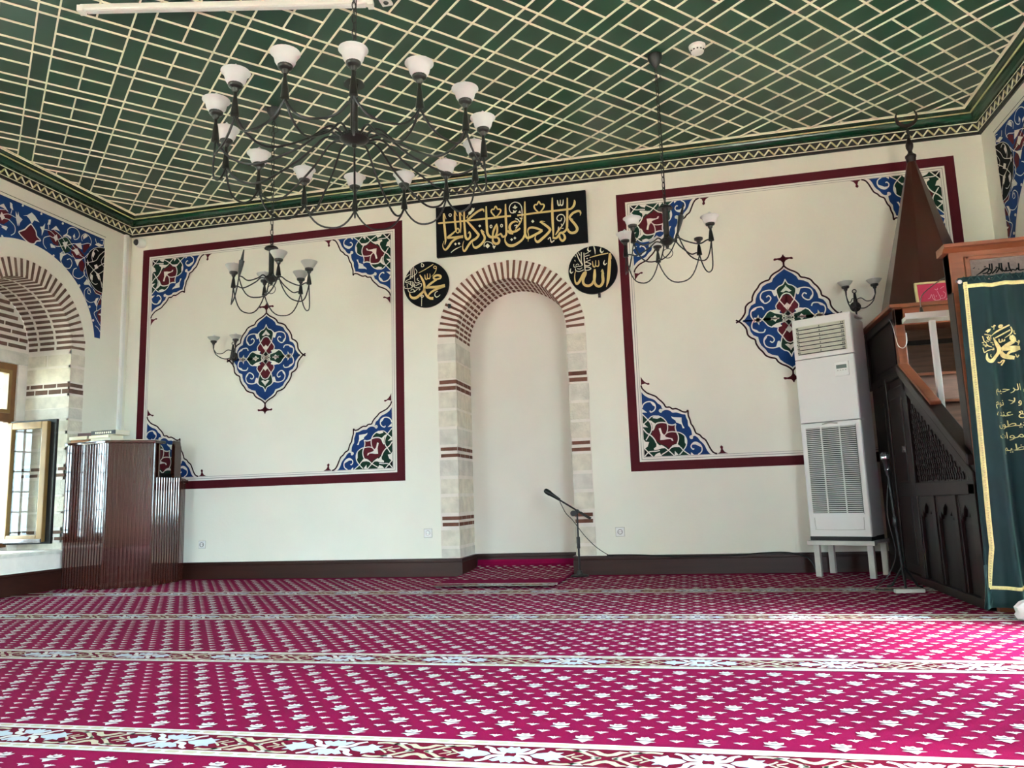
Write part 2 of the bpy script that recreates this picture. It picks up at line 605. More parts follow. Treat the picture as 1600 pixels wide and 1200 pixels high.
wall_left = side_wall('wall_left', -1, 'cream side wall with the open arched window and painted spandrel')
wall_right = side_wall('wall_right', 1, 'cream side wall behind the wooden pulpit with painted spandrel')
mb = MB()
cells = sorted([XL - .02, XR + .02] + [c - .6 for c in FRONT_WIN] + [c + .6 for c in FRONT_WIN])
for i in range(len(cells) - 1):
    a, b = cells[i], cells[i + 1]
    if i % 2 == 0:
        mb.box((a, YF - .3, 0), (b, YF, ZTOP), M_WALL)
    else:
        mb.box((a, YF - .3, 0), (b, YF, .5), M_WALL)
        mb.box((a, YF - .3, 2.7), (b, YF, ZTOP), M_WALL)
tag(mb.build('wall_front'), 'plain cream entrance wall behind the viewer with added tall windows', kind='structure')
for i, cx in enumerate(FRONT_WIN):
    mb = MB()
    for a, b in (((-.6, 0), (-.52, 2.2)), ((.52, 0), (.6, 2.2)), ((-.04, 0), (.04, 2.2)), ((-.6, 0), (.6, .08)), ((-.6, 2.12), (.6, 2.2)), ((-.6, 1.4), (.6, 1.46))):
        mb.box((cx + a[0], YF - .3, .5 + a[1]), (cx + b[0], YF - .24, .5 + b[1]), M_FRAMEW)
    tag(mb.build('window_%d' % (i + 11)), 'tall brown window added in the unseen entrance wall for light', kind='structure')

# ---------------------------------------------------------------- ceiling with laths, cornice
CD = .17                                                   # width of the cornice on the ceiling
cl = MB()
cl.box((XL - .6, YF - .4, ZC), (XR + .6, .6, ZC + .1), M_CEIL)
ceiling = tag(cl.build('ceiling'), 'dark green panelled ceiling with gilded lattice laths', kind='structure')
E1 = Vector((math.cos(math.radians(47.7)), math.sin(math.radians(47.7))))
E2 = Vector((math.cos(math.radians(137.9)), math.sin(math.radians(137.9))))
LA, LP, LW = Vector((-.133, -1.715)), .5235, .1145
rx0, rx1, ry0, ry1 = XL + CD, XR - CD, YF + CD, -CD


def clip(p, q):
    d = q - p
    t0, t1 = 0.0, 1.0
    for pp, qq in ((-d.x, p.x - rx0), (d.x, rx1 - p.x), (-d.y, p.y - ry0), (d.y, ry1 - p.y)):
        if abs(pp) < 1e-9:
            if qq < 0:
                return None
        else:
            r = qq / pp
            if pp < 0:
                t0 = max(t0, r)
            else:
                t1 = min(t1, r)
    return (p + d * t0, p + d * t1) if t1 - t0 > 1e-4 else None


def lath(mb, u0, v0, u1, v1):
    c = clip(LA + E1 * u0 + E2 * v0, LA + E1 * u1 + E2 * v1)
    if c:
        mb.bar((c[0].x, c[0].y, ZC - .004), (c[1].x, c[1].y, ZC - .004), .0104, .011, M_LATH)


mb = MB()
N = 24
for i in range(-N, N):
    for o in (0, LW):
        lath(mb, i * LP + o, -N * LP, i * LP + o, N * LP)
        lath(mb, -N * LP, i * LP + o, N * LP, i * LP + o)
    mid = i * LP + (LP + LW) / 2
    for j in range(-N, N):
        lath(mb, mid, j * LP + LW, mid, (j + 1) * LP)
        lath(mb, j * LP + LW, mid, (j + 1) * LP, mid)
mb.build('lattice_laths', ceiling, fix=False)

PROF = [(0, 3.685), (.018, 3.685), (.018, 3.698), (.03, 3.704), (.03, 3.712), (.022, 3.716), (.022, 3.782), (.03, 3.786), (.03, 3.794), (.045, 3.797), (.062, 3.803), (.078, 3.814), (.09, 3.828), (.094, 3.842), (.094, 3.85), (.104, 3.852), (.104, 3.858), (.118, 3.86), (.14, 3.866), (.158, 3.866), (.158, 3.872), (CD + .006, 3.872), (CD + .006, ZC + .002)]
PMAT = [M_BLK, M_BLK, M_BLK, M_LATH, M_BLK, M_BLK, M_BLK, M_LATH, M_CORN, M_CORN, M_CORN, M_CORN, M_CORN, M_CORN, M_GOLDLINE, M_GOLDLINE, M_CORN, M_CORN, M_CORN, M_LATH, M_LATH, M_LATH]
mb = MB()
for (d0, z0), (d1, z1), m in zip(PROF[:-1], PROF[1:], PMAT):
    c0 = [(XL + d0, -d0, z0), (XR - d0, -d0, z0), (XR - d0, YF + d0, z0), (XL + d0, YF + d0, z0)]
    c1 = [(XL + d1, -d1, z1), (XR - d1, -d1, z1), (XR - d1, YF + d1, z1), (XL + d1, YF + d1, z1)]
    for i in range(4):
        j = (i + 1) % 4
        mb.add([c0[i], c0[j], c1[j], c1[i]], [(0, 1, 2, 3)], m)
cornice = tag(mb.build('trim_1', fix=False), 'moulded green and black cornice with gilded zigzag round the ceiling', kind='structure')
mb = MB()


def zigzag(mb, p, q, inward):
    p, q, n = Vector(p), Vector(q), Vector(inward)
    L = (q - p).length
    cnt = round(L / .0886)
    d = (q - p) / cnt
    for i in range(cnt):
        a, b, c = p + d * i, p + d * (i + .5), p + d * (i + 1)
        lo, hi = Vector((0, 0, 3.722)), Vector((0, 0, 3.776))
        mb.bar(a + lo + n * .024, b + hi + n * .024, .008, .013, M_LATH, up=n.cross(Vector((0, 0, 1))))
        mb.bar(b + hi + n * .024, c + lo + n * .024, .008, .013, M_GOLDLINE, up=n.cross(Vector((0, 0, 1))))


zigzag(mb, (XL + .02, 0, 0), (XR - .02, 0, 0), (0, -1, 0))
zigzag(mb, (XL, -.02, 0), (XL, YF, 0), (1, 0, 0))
zigzag(mb, (XR, -.02, 0), (XR, YF, 0), (-1, 0, 0))
mb.build('zigzag_band', cornice, fix=False)

# ---------------------------------------------------------------- baseboards
def board_run(name, pts, label, h=.165, t=.03):
    """moulded board along a polyline of floor points; the room is on the right-hand side of the direction of travel."""
    mb = MB()
    prof = [(0, 0), (t, 0), (t, h - .035), (t - .006, h - .03), (t - .006, h - .012), (t + .004, h - .01), (t + .004, h), (0, h)]
    n = len(pts)
    nor = []
    for i in range(n - 1):
        d = (Vector(pts[i + 1]) - Vector(pts[i])).normalized()
        nor.append(Vector((d.y, -d.x)))
    rings = []
    for i in range(n):
        if i == 0:
            nn = nor[0]
        elif i == n - 1:
            nn = nor[-1]
        else:
            nn = (nor[i - 1] + nor[i])
            nn = nn / max(nn.dot(nor[i]), .2)
        rings.append([(pts[i][0] + nn.x * a, pts[i][1] + nn.y * a, b) for a, b in prof])
    k = len(prof)
    vs = [v for r in rings for v in r]
    fs = []
    for i in range(n - 1):
        for j in range(k):
            j2 = (j + 1) % k
            fs.append((i * k + j, i * k + j2, (i + 1) * k + j2, (i + 1) * k + j))
    fs += [tuple(range(k)), tuple((n - 1) * k + j for j in range(k))]
    mb.add(vs, fs, M_BASEB)
    return tag(mb.build(name), label, kind='structure')


xa, xb = MX - MR, MX + MR
board_run('baseboard_back', [(XL, 0), (xa, 0), (xa, MD), (xb, MD), (xb, 0), (XR, 0)], 'brown wooden baseboard along the niche wall')
board_run('baseboard_left', [(XL, YF), (XL, 0)], 'dark brown baseboard under the window sills', h=.19)
board_run('baseboard_right', [(XR, 0), (XR, YF)], 'dark brown baseboard behind the pulpit')

# ---------------------------------------------------------------- masonry of the mihrab and of the window recesses
def masonry(name, mp, r_in, r_out, cz, depth, courses, z_low, brick, parent=None, label=None, n_v=35, outward=0.006, bl=.115):
    """stone and brick surround of an arched recess. mp(s, z, d): s along the wall from the arch centre, d into the wall (negative: proud)."""
    mb = MB()
    o = -outward

    def slab(s0, s1, z0, z1, d0, d1, m):
        mb.hexa([mp(s0, z0, d0), mp(s1, z0, d0), mp(s1, z0, d1), mp(s0, z0, d1), mp(s0, z1, d0), mp(s1, z1, d0), mp(s1, z1, d1), mp(s0, z1, d1)], m)

    # mortar bed: jamb faces, reveals, arch ring and soffit
    for sg in (-1, 1):
        slab(sg * r_in, sg * r_out, z_low, cz, o * .5, depth * 0 + .02, M_MORTAR)
        mb.add([mp(sg * r_in, z_low, o * .5), mp(sg * r_in, cz, o * .5), mp(sg * r_in, cz, depth), mp(sg * r_in, z_low, depth)], [(0, 1, 2, 3)], M_MORTAR)
    NA = 48
    for i in range(NA):
        a0, a1 = PI * i / NA, PI * (i + 1) / NA
        c0, s0, c1, s1 = math.cos(a0), math.sin(a0), math.cos(a1), math.sin(a1)
        mb.add([mp(c0 * r_in, cz + s0 * r_in, o * .5), mp(c1 * r_in, cz + s1 * r_in, o * .5), mp(c1 * r_out, cz + s1 * r_out, o * .5), mp(c0 * r_out, cz + s0 * r_out, o * .5)], [(0, 1, 2, 3)], M_MORTAR)
        mb.add([mp(c0 * r_in, cz + s0 * r_in, o * .5), mp(c1 * r_in, cz + s1 * r_in, o * .5), mp(c1 * r_in, cz + s1 * r_in, depth), mp(c0 * r_in, cz + s0 * r_in, depth)], [(0, 1, 2, 3)], M_MORTAR)
        mb.add([mp(c0 * r_out, cz + s0 * r_out, o * .5), mp(c1 * r_out, cz + s1 * r_out, o * .5), mp(c1 * r_out, cz + s1 * r_out, .01), mp(c0 * r_out, cz + s0 * r_out, .01)], [(0, 1, 2, 3)], M_MORTAR)
    rnd = random.Random(name)
    # voussoirs
    for i in range(n_v):
        a = PI * (i + .5) / n_v
        hw = PI / n_v * .235
        for (ra, rb) in ((r_in - .003, r_out - rnd.uniform(0, .012)),):
            vs = []
            for r in (ra, rb):
                for t in (-hw, hw * rnd.uniform(.85, 1.1)):
                    t2 = t * (1 if r == ra else r_in / r_out * 1.05)
                    for d in (o, .03):
                        vs.append(mp(math.cos(a + t2) * r, cz + math.sin(a + t2) * r, d))
            mb.add(vs, [(0, 1, 3, 2), (4, 6, 7, 5), (0, 2, 6, 4), (1, 5, 7, 3), (0, 4, 5, 1), (2, 3, 7, 6)], brick)
        # soffit bricks in broken bond
        d = 0.0 if i % 2 else -.06
        first = True
        while d < depth - .01:
            L = bl if not first else (bl if i % 2 else bl * 1.4)
            d0, d1 = max(d, o + .002), min(d + L, depth - .004)
            if d1 - d0 > .03:
                q = []
                for t in (-hw * 1.15, hw * 1.15):
                    for dd in (d0, d1):
                        for r in (r_in - .003, r_in + .02):
                            q.append(mp(math.cos(a + t) * r, cz + math.sin(a + t) * r, dd))
                mb.add(q, [(0, 1, 3, 2), (4, 6, 7, 5), (0, 2, 6, 4), (1, 5, 7, 3), (0, 4, 5, 1), (2, 3, 7, 6)], brick)
            d += L + .03
            first = False
    # jamb courses
    for sg in (-1, 1):
        for n, (z0, z1, kind) in enumerate(courses):
            j = rnd.uniform(-.006, .006)
            if kind == 'b':
                slab(sg * (r_in + .003), sg * (r_out - rnd.uniform(0, .02)), z0, z1, o, .03, brick)
                d = -.06 if n % 2 else 0
                while d < depth - .02:
                    d0, d1 = max(d, o + .002), min(d + .14, depth - .004)
                    if d1 - d0 > .03:
                        slab(sg * (r_in - .003), sg * (r_in + .02), z0, z1, d0, d1, brick)
                    d += .155
            else:
                st = M_STONE if (n + (sg > 0)) % 3 else M_STONE2
                slab(sg * (r_in + .002), sg * (r_out - .004 + j), z0, z1, o * 1.6, .03, st)
                if n % 3 == 1:
                    cut = depth * (.55 + j * 10)
                    slab(sg * (r_in - .005), sg * (r_in + .02), z0, z1, o * 1.6 + .002, cut - .012, st)
                    slab(sg * (r_in - .005), sg * (r_in + .02), z0, z1, cut + .012, depth - .004, st)
                else:
                    slab(sg * (r_in - .005), sg * (r_in + .02), z0, z1, o * 1.6 + .002, depth - .004, st)
    ob = mb.build(name, parent)
    if label:
        tag(ob, label, kind='structure')
    return ob


COUR = [(.172, .25, 's'), (.279, .423, 's'), (.459, .492, 'b'), (.517, .55, 'b'), (.585, .732, 's'), (.763, .9, 's'), (.932, 1.081, 's'), (1.108, 1.14, 'b'), (1.17, 1.202, 'b'), (1.23, 1.376, 's'), (1.402, 1.553, 's'), (1.581, 1.734, 's'), (1.755, 1.793, 'b'), (1.815, 1.852, 'b'), (1.869, 2.023, 's'), (2.045, 2.212, 's')]
masonry('trim_2', lambda s, z, d: (MX + s, d, z), MR, MRO, MZ, MD, COUR, .15, M_BRICK, label='brick and limestone arch round the prayer niche')
WCOUR = [(.35, .43, 's'), (.45, .48, 'b'), (.51, .54, 'b'), (.57, .7, 's'), (.72, .86, 's'), (.88, 1.02, 's'), (1.05, 1.08, 'b'), (1.11, 1.14, 'b'), (1.17, 1.3, 's'), (1.33, 1.46, 's'), (1.49, 1.59, 's'), (1.61, 1.71, 's'), (1.72, 1.83, 's'), (1.857, 1.9, 'b'), (1.92, 1.956, 'b'), (1.974, 2.11, 's'), (2.136, 2.245, 's')]


def side_mp(sgn, cy):
    x = XL if sgn < 0 else XR
    return lambda s, z, d: (x + sgn * d, cy + s, z)


def bead(mb, c, r, m, seg=8):
    mb.lathe([(r * math.sin(PI * i / 6), -r * math.cos(PI * i / 6)) for i in range(7)], c, m, seg)


def window(idx, sgn, cy, detail):
    mp = side_mp(sgn, cy)
    mb = MB()

    def bx(s0, s1, z0, z1, d0, d1, m):
        mb.hexa([mp(s0, z0, d0), mp(s1, z0, d0), mp(s1, z0, d1), mp(s0, z0, d1), mp(s0, z1, d0), mp(s1, z1, d0), mp(s1, z1, d1), mp(s0, z1, d1)], m)
    # outer frame, transom, mullion
    h = WYH
    d0, d1 = WD + .02, WD + .085
    e = h - .06
    for a in ((-h, -e, WH0, WH1), (e, h, WH0, WH1), (-e, e, WH0, WH0 + .05), (-e, e, WH1 - .07, WH1), (-e, e, 1.585, 1.67), (-.035, .035, WH0 + .05, 1.585), (-.035, .035, 1.67, WH1 - .07)):
        bx(a[0], a[1], a[2], a[3], d0, d1, M_FRAMEW)
    # upper sashes
    for a, b in ((-h + .06, -.035), (.035, h - .06)):
        for q in ((a, a + .035, 1.67, WH1 - .07), (b - .035, b, 1.67, WH1 - .07), (a + .035, b - .035, 1.67, 1.705), (a + .035, b - .035, WH1 - .105, WH1 - .07)):
            bx(q[0], q[1], q[2], q[3], d0 - .012, d1 - .01, M_GOLDW)
    # lower fixed sash (and the second one where the window is shut)
    lows = [(-h + .06, -.035)] + ([] if detail else [(.035, h - .06)])
    for a, b in lows:
        for q in ((a, a + .04, WH0 + .05, 1.585), (b - .04, b, WH0 + .05, 1.585), (a + .04, b - .04, WH0 + .05, WH0 + .09), (a + .04, b - .04, 1.545, 1.585)):
            bx(q[0], q[1], q[2], q[3], d0 - .012, d1 - .01, M_GOLDW)
    wnd = tag(mb.build('window_%d' % idx), 'arched brick window recess with brown frame' + (' and one casement open' if detail else ''), kind='structure')
    # back of the recess: stone lintel and brick above the frame, plaster beside it
    mb = MB()
    bx(-AR, -h, .3, WH1, WD, WD + .12, M_MORTAR)
    bx(h, AR, .3, WH1, WD, WD + .12, M_MORTAR)
    top = [(-AR, WH1)] + [(-AR, AZ)] + [(AR * math.cos(t), AZ + AR * math.sin(t)) for t in [PI - PI * i / 24 for i in range(1, 24)]] + [(AR, AZ), (AR, WH1)]
    mb.poly(top, M_MORTAR, lambda a, b: mp(a, b, WD - .002))
    bx(-AR + .01, AR - .01, WH1 - .005, AZ - .01, WD - .012, WD + .02, M_STONE2)
    z = AZ + .03
    n = 0
    while z < AZ + AR - .06:
        hw = math.sqrt(max(AR ** 2 - (z + .03 - AZ) ** 2, 0)) - .015
        s = -hw - (.11 if n % 2 else 0)
        while s < hw:
            a, b = max(s, -hw), min(s + .2, hw)
            if b - a > .03:
                bx(a, b, z, z + .034, WD - .009, WD + .02, M_BRICKG)
            s += .22
        z += .068
        n += 1
    mb.build('lintel', wnd)
    masonry('masonry_surround', mp, AR, ARO, AZ, WD, WCOUR, .335, M_BRICKG, wnd, n_v=33, bl=.165)
    # sill: slab over a plastered box projecting a little into the room
    mb = MB()
    bx(-AR, AR, .2, .37, -.002, WD + .1, M_MORTAR)
    bx(-AR - .06, AR + .06, .33, .36, -.03, WD + .02, M_STONE2)
    mb.build('window_sill', wnd)
    mb = MB()
    pn = [(-h + .095, -.07, 1.705, WH1 - .105), (.07, h - .095, 1.705, WH1 - .105), (-h + .1, -.075, WH0 + .09, 1.545)]
    if not detail:
        pn.append((.075, h - .1, WH0 + .09, 1.545))
    for a, b, z0, z1 in pn:
        dd = d0 + .02
        mb.add([mp(a, z0, dd), mp(b, z0, dd), mp(b, z1, dd), mp(a, z1, dd)], [(0, 1, 2, 3)], M_GLASS)
    mb.build('pane', wnd, fix=False)
    # iron grille outside
    mb = MB()
    for i in range(9):
        z = WH0 + .12 + i * .2
        bx(-h, h, z, z + .014, WD + .2, WD + .214, M_BLACKMETAL)
    for i in range(5):
        s = -h + .08 + i * (2 * h - .16) / 4
        bx(s - .007, s + .007, WH0, WH1, WD + .2, WD + .214, M_BLACKMETAL)
    mb.build('grille', wnd)
    # outer reveal
    mb = MB()
    bx(-h - .25, -h, WH0 - .25, WH1 + .3, WD + .085, WD + .3, M_MORTAR)
    bx(h, h + .25, WH0 - .25, WH1 + .3, WD + .085, WD + .3, M_MORTAR)
    bx(-h - .25, h + .25, WH1, WH1 + .3, WD + .085, WD + .3, M_MORTAR)
    bx(-h - .25, h + .25, WH0 - .25, WH0, WD + .085, WD + .3, M_MORTAR)
    mb.build('outer_reveal', wnd)
    if detail:
        # the open casement, swung at right angles into the room
        y = cy + h - .05
        x0, x1 = XL - WD - .0, XL - .035
        z0, z1 = .445, 1.57
        f = MB()
        for a, b in (((x0, z0), (x0 + .065, z1)), ((x1 - .065, z0), (x1, z1)), ((x0 + .065, z0), (x1 - .065, z0 + .065)), ((x0 + .065, z1 - .065), (x1 - .065, z1))):
            f.box((a[0], y - .045, a[1]), (b[0], y, b[1]), M_GOLDW)
        sash = f.build('casement', wnd, bevel=.006)
        f = MB()
        for a, b in (((x0, z0 - .02), (x0 + .05, z1 + .02)), ((x1 - .04, z0 - .02), (x1 + .055, z1 + .02)), ((x0 + .05, z0 - .02), (x1 - .04, z0 + .03)), ((x0 + .05, z1 - .02), (x1 - .04, z1 + .02))):
            f.box((a[0], y + .001, a[1]), (b[0], y + .03, b[1]), M_BPLAST)
        f.build('seal_frame', sash)
        f = MB()
        f.add([(x0 + .06, y - .02, z0 + .06), (x1 - .06, y - .02, z0 + .06), (x1 - .06, y - .02, z1 - .06), (x0 + .06, y - .02, z1 - .06)], [(0, 1, 2, 3)], M_GLASS)
        f.build('pane', sash, fix=False)
        f = MB()
        f.box((x0, y - .06, z0 - .005), (x1, y - .045, z0 + .03), M_CHROME)
        f.build('rain_bar', sash)
    return wnd


n = 1
for sgn in (-1, 1):
    for cy in SIDE_WIN[sgn]:
        window(n, sgn, cy, n == 1)
        n += 1


# ================================================================== PAINTED ORNAMENT
W = crop(0, 0, 1)
FR = dict(L=(-5.6592, -2.6455), R=(-.488, 2.4422))
FZ = (.9034, 3.5242)
LAY = .0012
BW, IN = .083, .126                     # width of the maroon band; offset of the inner edge of all frame lines

for key in 'LR':
    x0, x1 = FR[key]
    z0, z1 = FZ
    mb = MB()

    def ring(a, b, m, lv):
        o = [(x0 + a, z0 + a), (x1 - a, z0 + a), (x1 - a, z1 - a), (x0 + a, z1 - a)]
        i = [(x0 + b, z0 + b), (x1 - b, z0 + b), (x1 - b, z1 - b), (x0 + b, z1 - b)]
        y = -LAY * lv
        for q in range(4):
            r = (q + 1) % 4
            mb.add([(o[q][0], y, o[q][1]), (o[r][0], y, o[r][1]), (i[r][0], y, i[r][1]), (i[q][0], y, i[q][1])], [(0, 1, 2, 3)], m)
    ring(0, BW, M_MAROON, 1)
    ring(BW, BW + .017, M_WHITE, 1)
    ring(BW + .017, BW + .022, M_GREYL, 1)
    ring(BW + .022, IN, M_WHITE, 1)
    ring(IN - .006, IN - .003, M_GREYL, 2)
    mb.build('painted_border', wall_back, fix=False)

# corner spandrel, traced once in the clearest corner and mirrored
CC = crop(505, 350, 1200 / 130)
cx0, cz0 = CC(1000, 131)
CS = 1 / (1200 / 130) * 7.3 / F_PX * 1.35      # metres per traced unit, for stroke widths


def corner_shape():
    """list of (kind, points in metres from the inner corner of the frame, material, level)"""
    L = []

    def cv(p):
        x, z = CC(p[0], p[1])
        q = (max(cx0 - x, 0), max(cz0 - z, 0))
        return q + ((p[2] * CS,) if len(p) > 2 else ())

    def fill(pts, m, lv, sm=0):
        q = [cv(p) for p in pts]
        L.append(('f', smooth(q, sm, True) if sm else q, m, lv))

    def st(pts, wd, m, lv):
        L.append(('s', [cv(tuple(p) + ((wd,) if len(p) < 3 else ())) for p in pts], m, lv))
    E = [(165, 222), (205, 240), (235, 280), (262, 340), (285, 385), (320, 410), (345, 440), (385, 460), (400, 500), (415, 540), (435, 570), (445, 620), (460, 670), (462, 735), (480, 715), (520, 715), (560, 735), (600, 750), (640, 745), (670, 765), (715, 765), (735, 800), (765, 835), (800, 865), (830, 895), (880, 915), (930, 935), (965, 965), (990, 995), (1000, 1030)]
    fill([(1000, 131), (160, 215)] + E, M_WHITE, 1)
    Wc = [(208, 210), (240, 235), (265, 270), (285, 320), (310, 355), (340, 385), (360, 415), (395, 438), (425, 430), (440, 420)]
    Wd = [(420, 440), (425, 490), (440, 530), (458, 555), (460, 610), (475, 650), (488, 692), (530, 697), (590, 715), (640, 712), (660, 730), (700, 742), (735, 735)]
    We = [(752, 745), (765, 790), (800, 815), (830, 850), (860, 870), (910, 885), (960, 915), (1000, 965)]
    fill([(1000, 131), (215, 205)] + Wc[:8] + Wd + We, M_BLUE, 2)
    st(Wc[:-1] + [(440, 405)], 20, M_WHITE, 5)
    st(Wd[:-1] + [(735, 738), (760, 725), (778, 712)], 20, M_WHITE, 5)
    st(We, 18, M_WHITE, 5)
    fill([(425, 392), (445, 385), (462, 398), (460, 420), (440, 432), (425, 420)], M_WHITE, 5, 3)
    fill([(760, 712), (775, 692), (795, 698), (802, 718), (790, 738), (768, 738)], M_WHITE, 5, 3)
    st(E, 15, M_DKMAROON, 6)
    fill([(45, 235), (160, 222), (130, 250), (120, 285), (130, 310), (115, 330), (95, 315), (100, 285), (85, 260), (60, 245)], M_MAROON, 6)
    fill([(1000, 1145), (1000, 1030), (985, 1045), (950, 1055), (915, 1040), (893, 1050), (905, 1068), (925, 1062), (955, 1080), (980, 1110)], M_MAROON, 6)
    # green and red ground
    fill([(470, 180), (545, 238), (505, 295), (498, 370), (525, 425), (575, 455), (605, 460), (620, 540), (715, 560), (735, 610), (790, 648), (870, 645), (930, 600), (1000, 658), (1000, 131)], M_GREEN, 3)
    fill([(905, 140), (1000, 131), (1000, 235), (950, 190)], M_DARK, 4)
    fill([(705, 252), (740, 285), (800, 300), (850, 340), (890, 395), (905, 410), (890, 460), (850, 510), (830, 545), (780, 565), (720, 562), (705, 545), (620, 542), (615, 470), (592, 430), (597, 370), (610, 330), (650, 305), (680, 290)], M_RED, 4)
    # white net
    for pts, wd in (
        ([(590, 185), (545, 240), (507, 300), (497, 370), (522, 425), (570, 455), (605, 460)], 10),
        ([(470, 178), (540, 240), (570, 275), (605, 290), (645, 288), (675, 273), (715, 230), (795, 172)], 10),
        ([(650, 165), (715, 232), (760, 268), (800, 288)], 10),
        ([(850, 310), (872, 358), (910, 400), (960, 430), (1000, 480)], 12),
        ([(972, 338), (932, 405), (905, 450), (896, 500), (910, 555), (935, 592), (1000, 662)], 10),
        ([(612, 308), (592, 365), (592, 420), (612, 470), (620, 520), (610, 560)], 11),
        ([(608, 460), (660, 462), (710, 450), (742, 420), (760, 398)], 10),
        ([(762, 402), (727, 440), (710, 490), (710, 548), (732, 600), (780, 638), (840, 648), (892, 638), (935, 595), (992, 538)], 10),
        ([(610, 560), (650, 545), (700, 550), (722, 567), (780, 570), (830, 558), (858, 528), (872, 490), (890, 465)], 13),
        ([(900, 138), (950, 190), (1000, 242)], 10),
        ([(998, 133), (950, 190), (905, 205), (870, 208), (815, 222)], 10),
        ([(378, 203), (337, 240), (330, 290), (352, 330), (400, 350), (438, 325), (452, 290), (432, 262), (418, 272)], 11),
        ([(1000, 742), (985, 785), (945, 818), (893, 825), (850, 800), (840, 752), (862, 712), (898, 694), (908, 712)], 12)):
        st(pts, wd, M_WHITE, 7)
    for pts in ([(556, 262), (585, 278), (640, 276), (678, 262), (668, 292), (640, 306), (610, 316), (585, 300)],
                [(732, 258), (790, 250), (830, 232), (880, 222), (884, 242), (852, 268), (850, 318), (818, 288), (775, 276)],
                [(842, 545), (862, 500), (888, 458), (884, 500), (893, 548), (935, 592), (900, 587), (868, 562)],
                [(650, 350), (668, 352), (682, 372), (722, 366), (760, 355), (803, 350), (796, 420), (814, 492), (792, 502), (776, 440), (752, 412), (732, 392), (690, 384), (660, 378)],
                [(768, 640), (828, 612), (882, 620), (862, 646), (812, 656)],
                [(500, 300), (520, 340), (520, 410), (500, 380), (492, 335)],
                [(598, 184), (640, 228), (646, 170)], [(790, 156), (884, 143), (862, 175), (816, 198), (804, 176)],
                [(1000, 222), (955, 262), (936, 318), (976, 318), (1000, 348)], [(940, 500), (1000, 500), (1000, 552)],
                [(335, 292), (400, 322), (440, 318), (405, 350), (352, 335)], [(422, 192), (456, 226), (460, 186)],
                [(838, 760), (870, 780), (900, 822), (862, 812)], [(942, 686), (1000, 684), (1000, 732)],
                [(512, 514), (534, 510), (548, 558), (575, 568), (606, 578), (612, 602), (652, 630), (660, 652), (632, 642), (540, 642), (542, 592), (530, 548)]):
        fill(pts, M_WHITE, 8)
    return L


CORNER = corner_shape()


def lay(shapes, name, parent, mp, mirrors=((1, 1),), centre=0):
    """build traced flat shapes as one painted mesh; mp(a, b, level) -> point."""
    mb = MB()
    for sx, sz in mirrors:
        for kind, pts, m, lv in shapes:
            if centre and lv > 1:
                ca = sum(p[0] for p in pts) / len(pts)
                if ca < -centre or (ca < centre and sx < 0):
                    continue
            g = lambda a, b, lv=lv, sx=sx, sz=sz: mp(a * sx, b * sz, lv)
            if kind == 'f':
                mb.poly(pts, m, g)
            else:
                mb.stroke(pts, m, g, 4)
    return mb.build(name, parent, fix=False)


for key in 'LR':
    x0, x1 = FR[key]
    for xc, sx in ((x0 + IN, 1), (x1 - IN, -1)):
        for zc, sz in ((FZ[0] + IN, 1), (FZ[1] - IN, -1)):
            lay(CORNER, 'corner_arabesque', wall_back, lambda a, b, lv, xc=xc, zc=zc, sx=sx, sz=sz: (xc + sx * a, -LAY * lv, zc + sz * b))

# medallion, traced on the first panel; one quadrant and its mirror images
CMED = crop(350, 470, 843 / 130)
mcx, mcz = CMED(425, 578)
MS = 1 / (843 / 130) * 7.75 / F_PX * 1.35


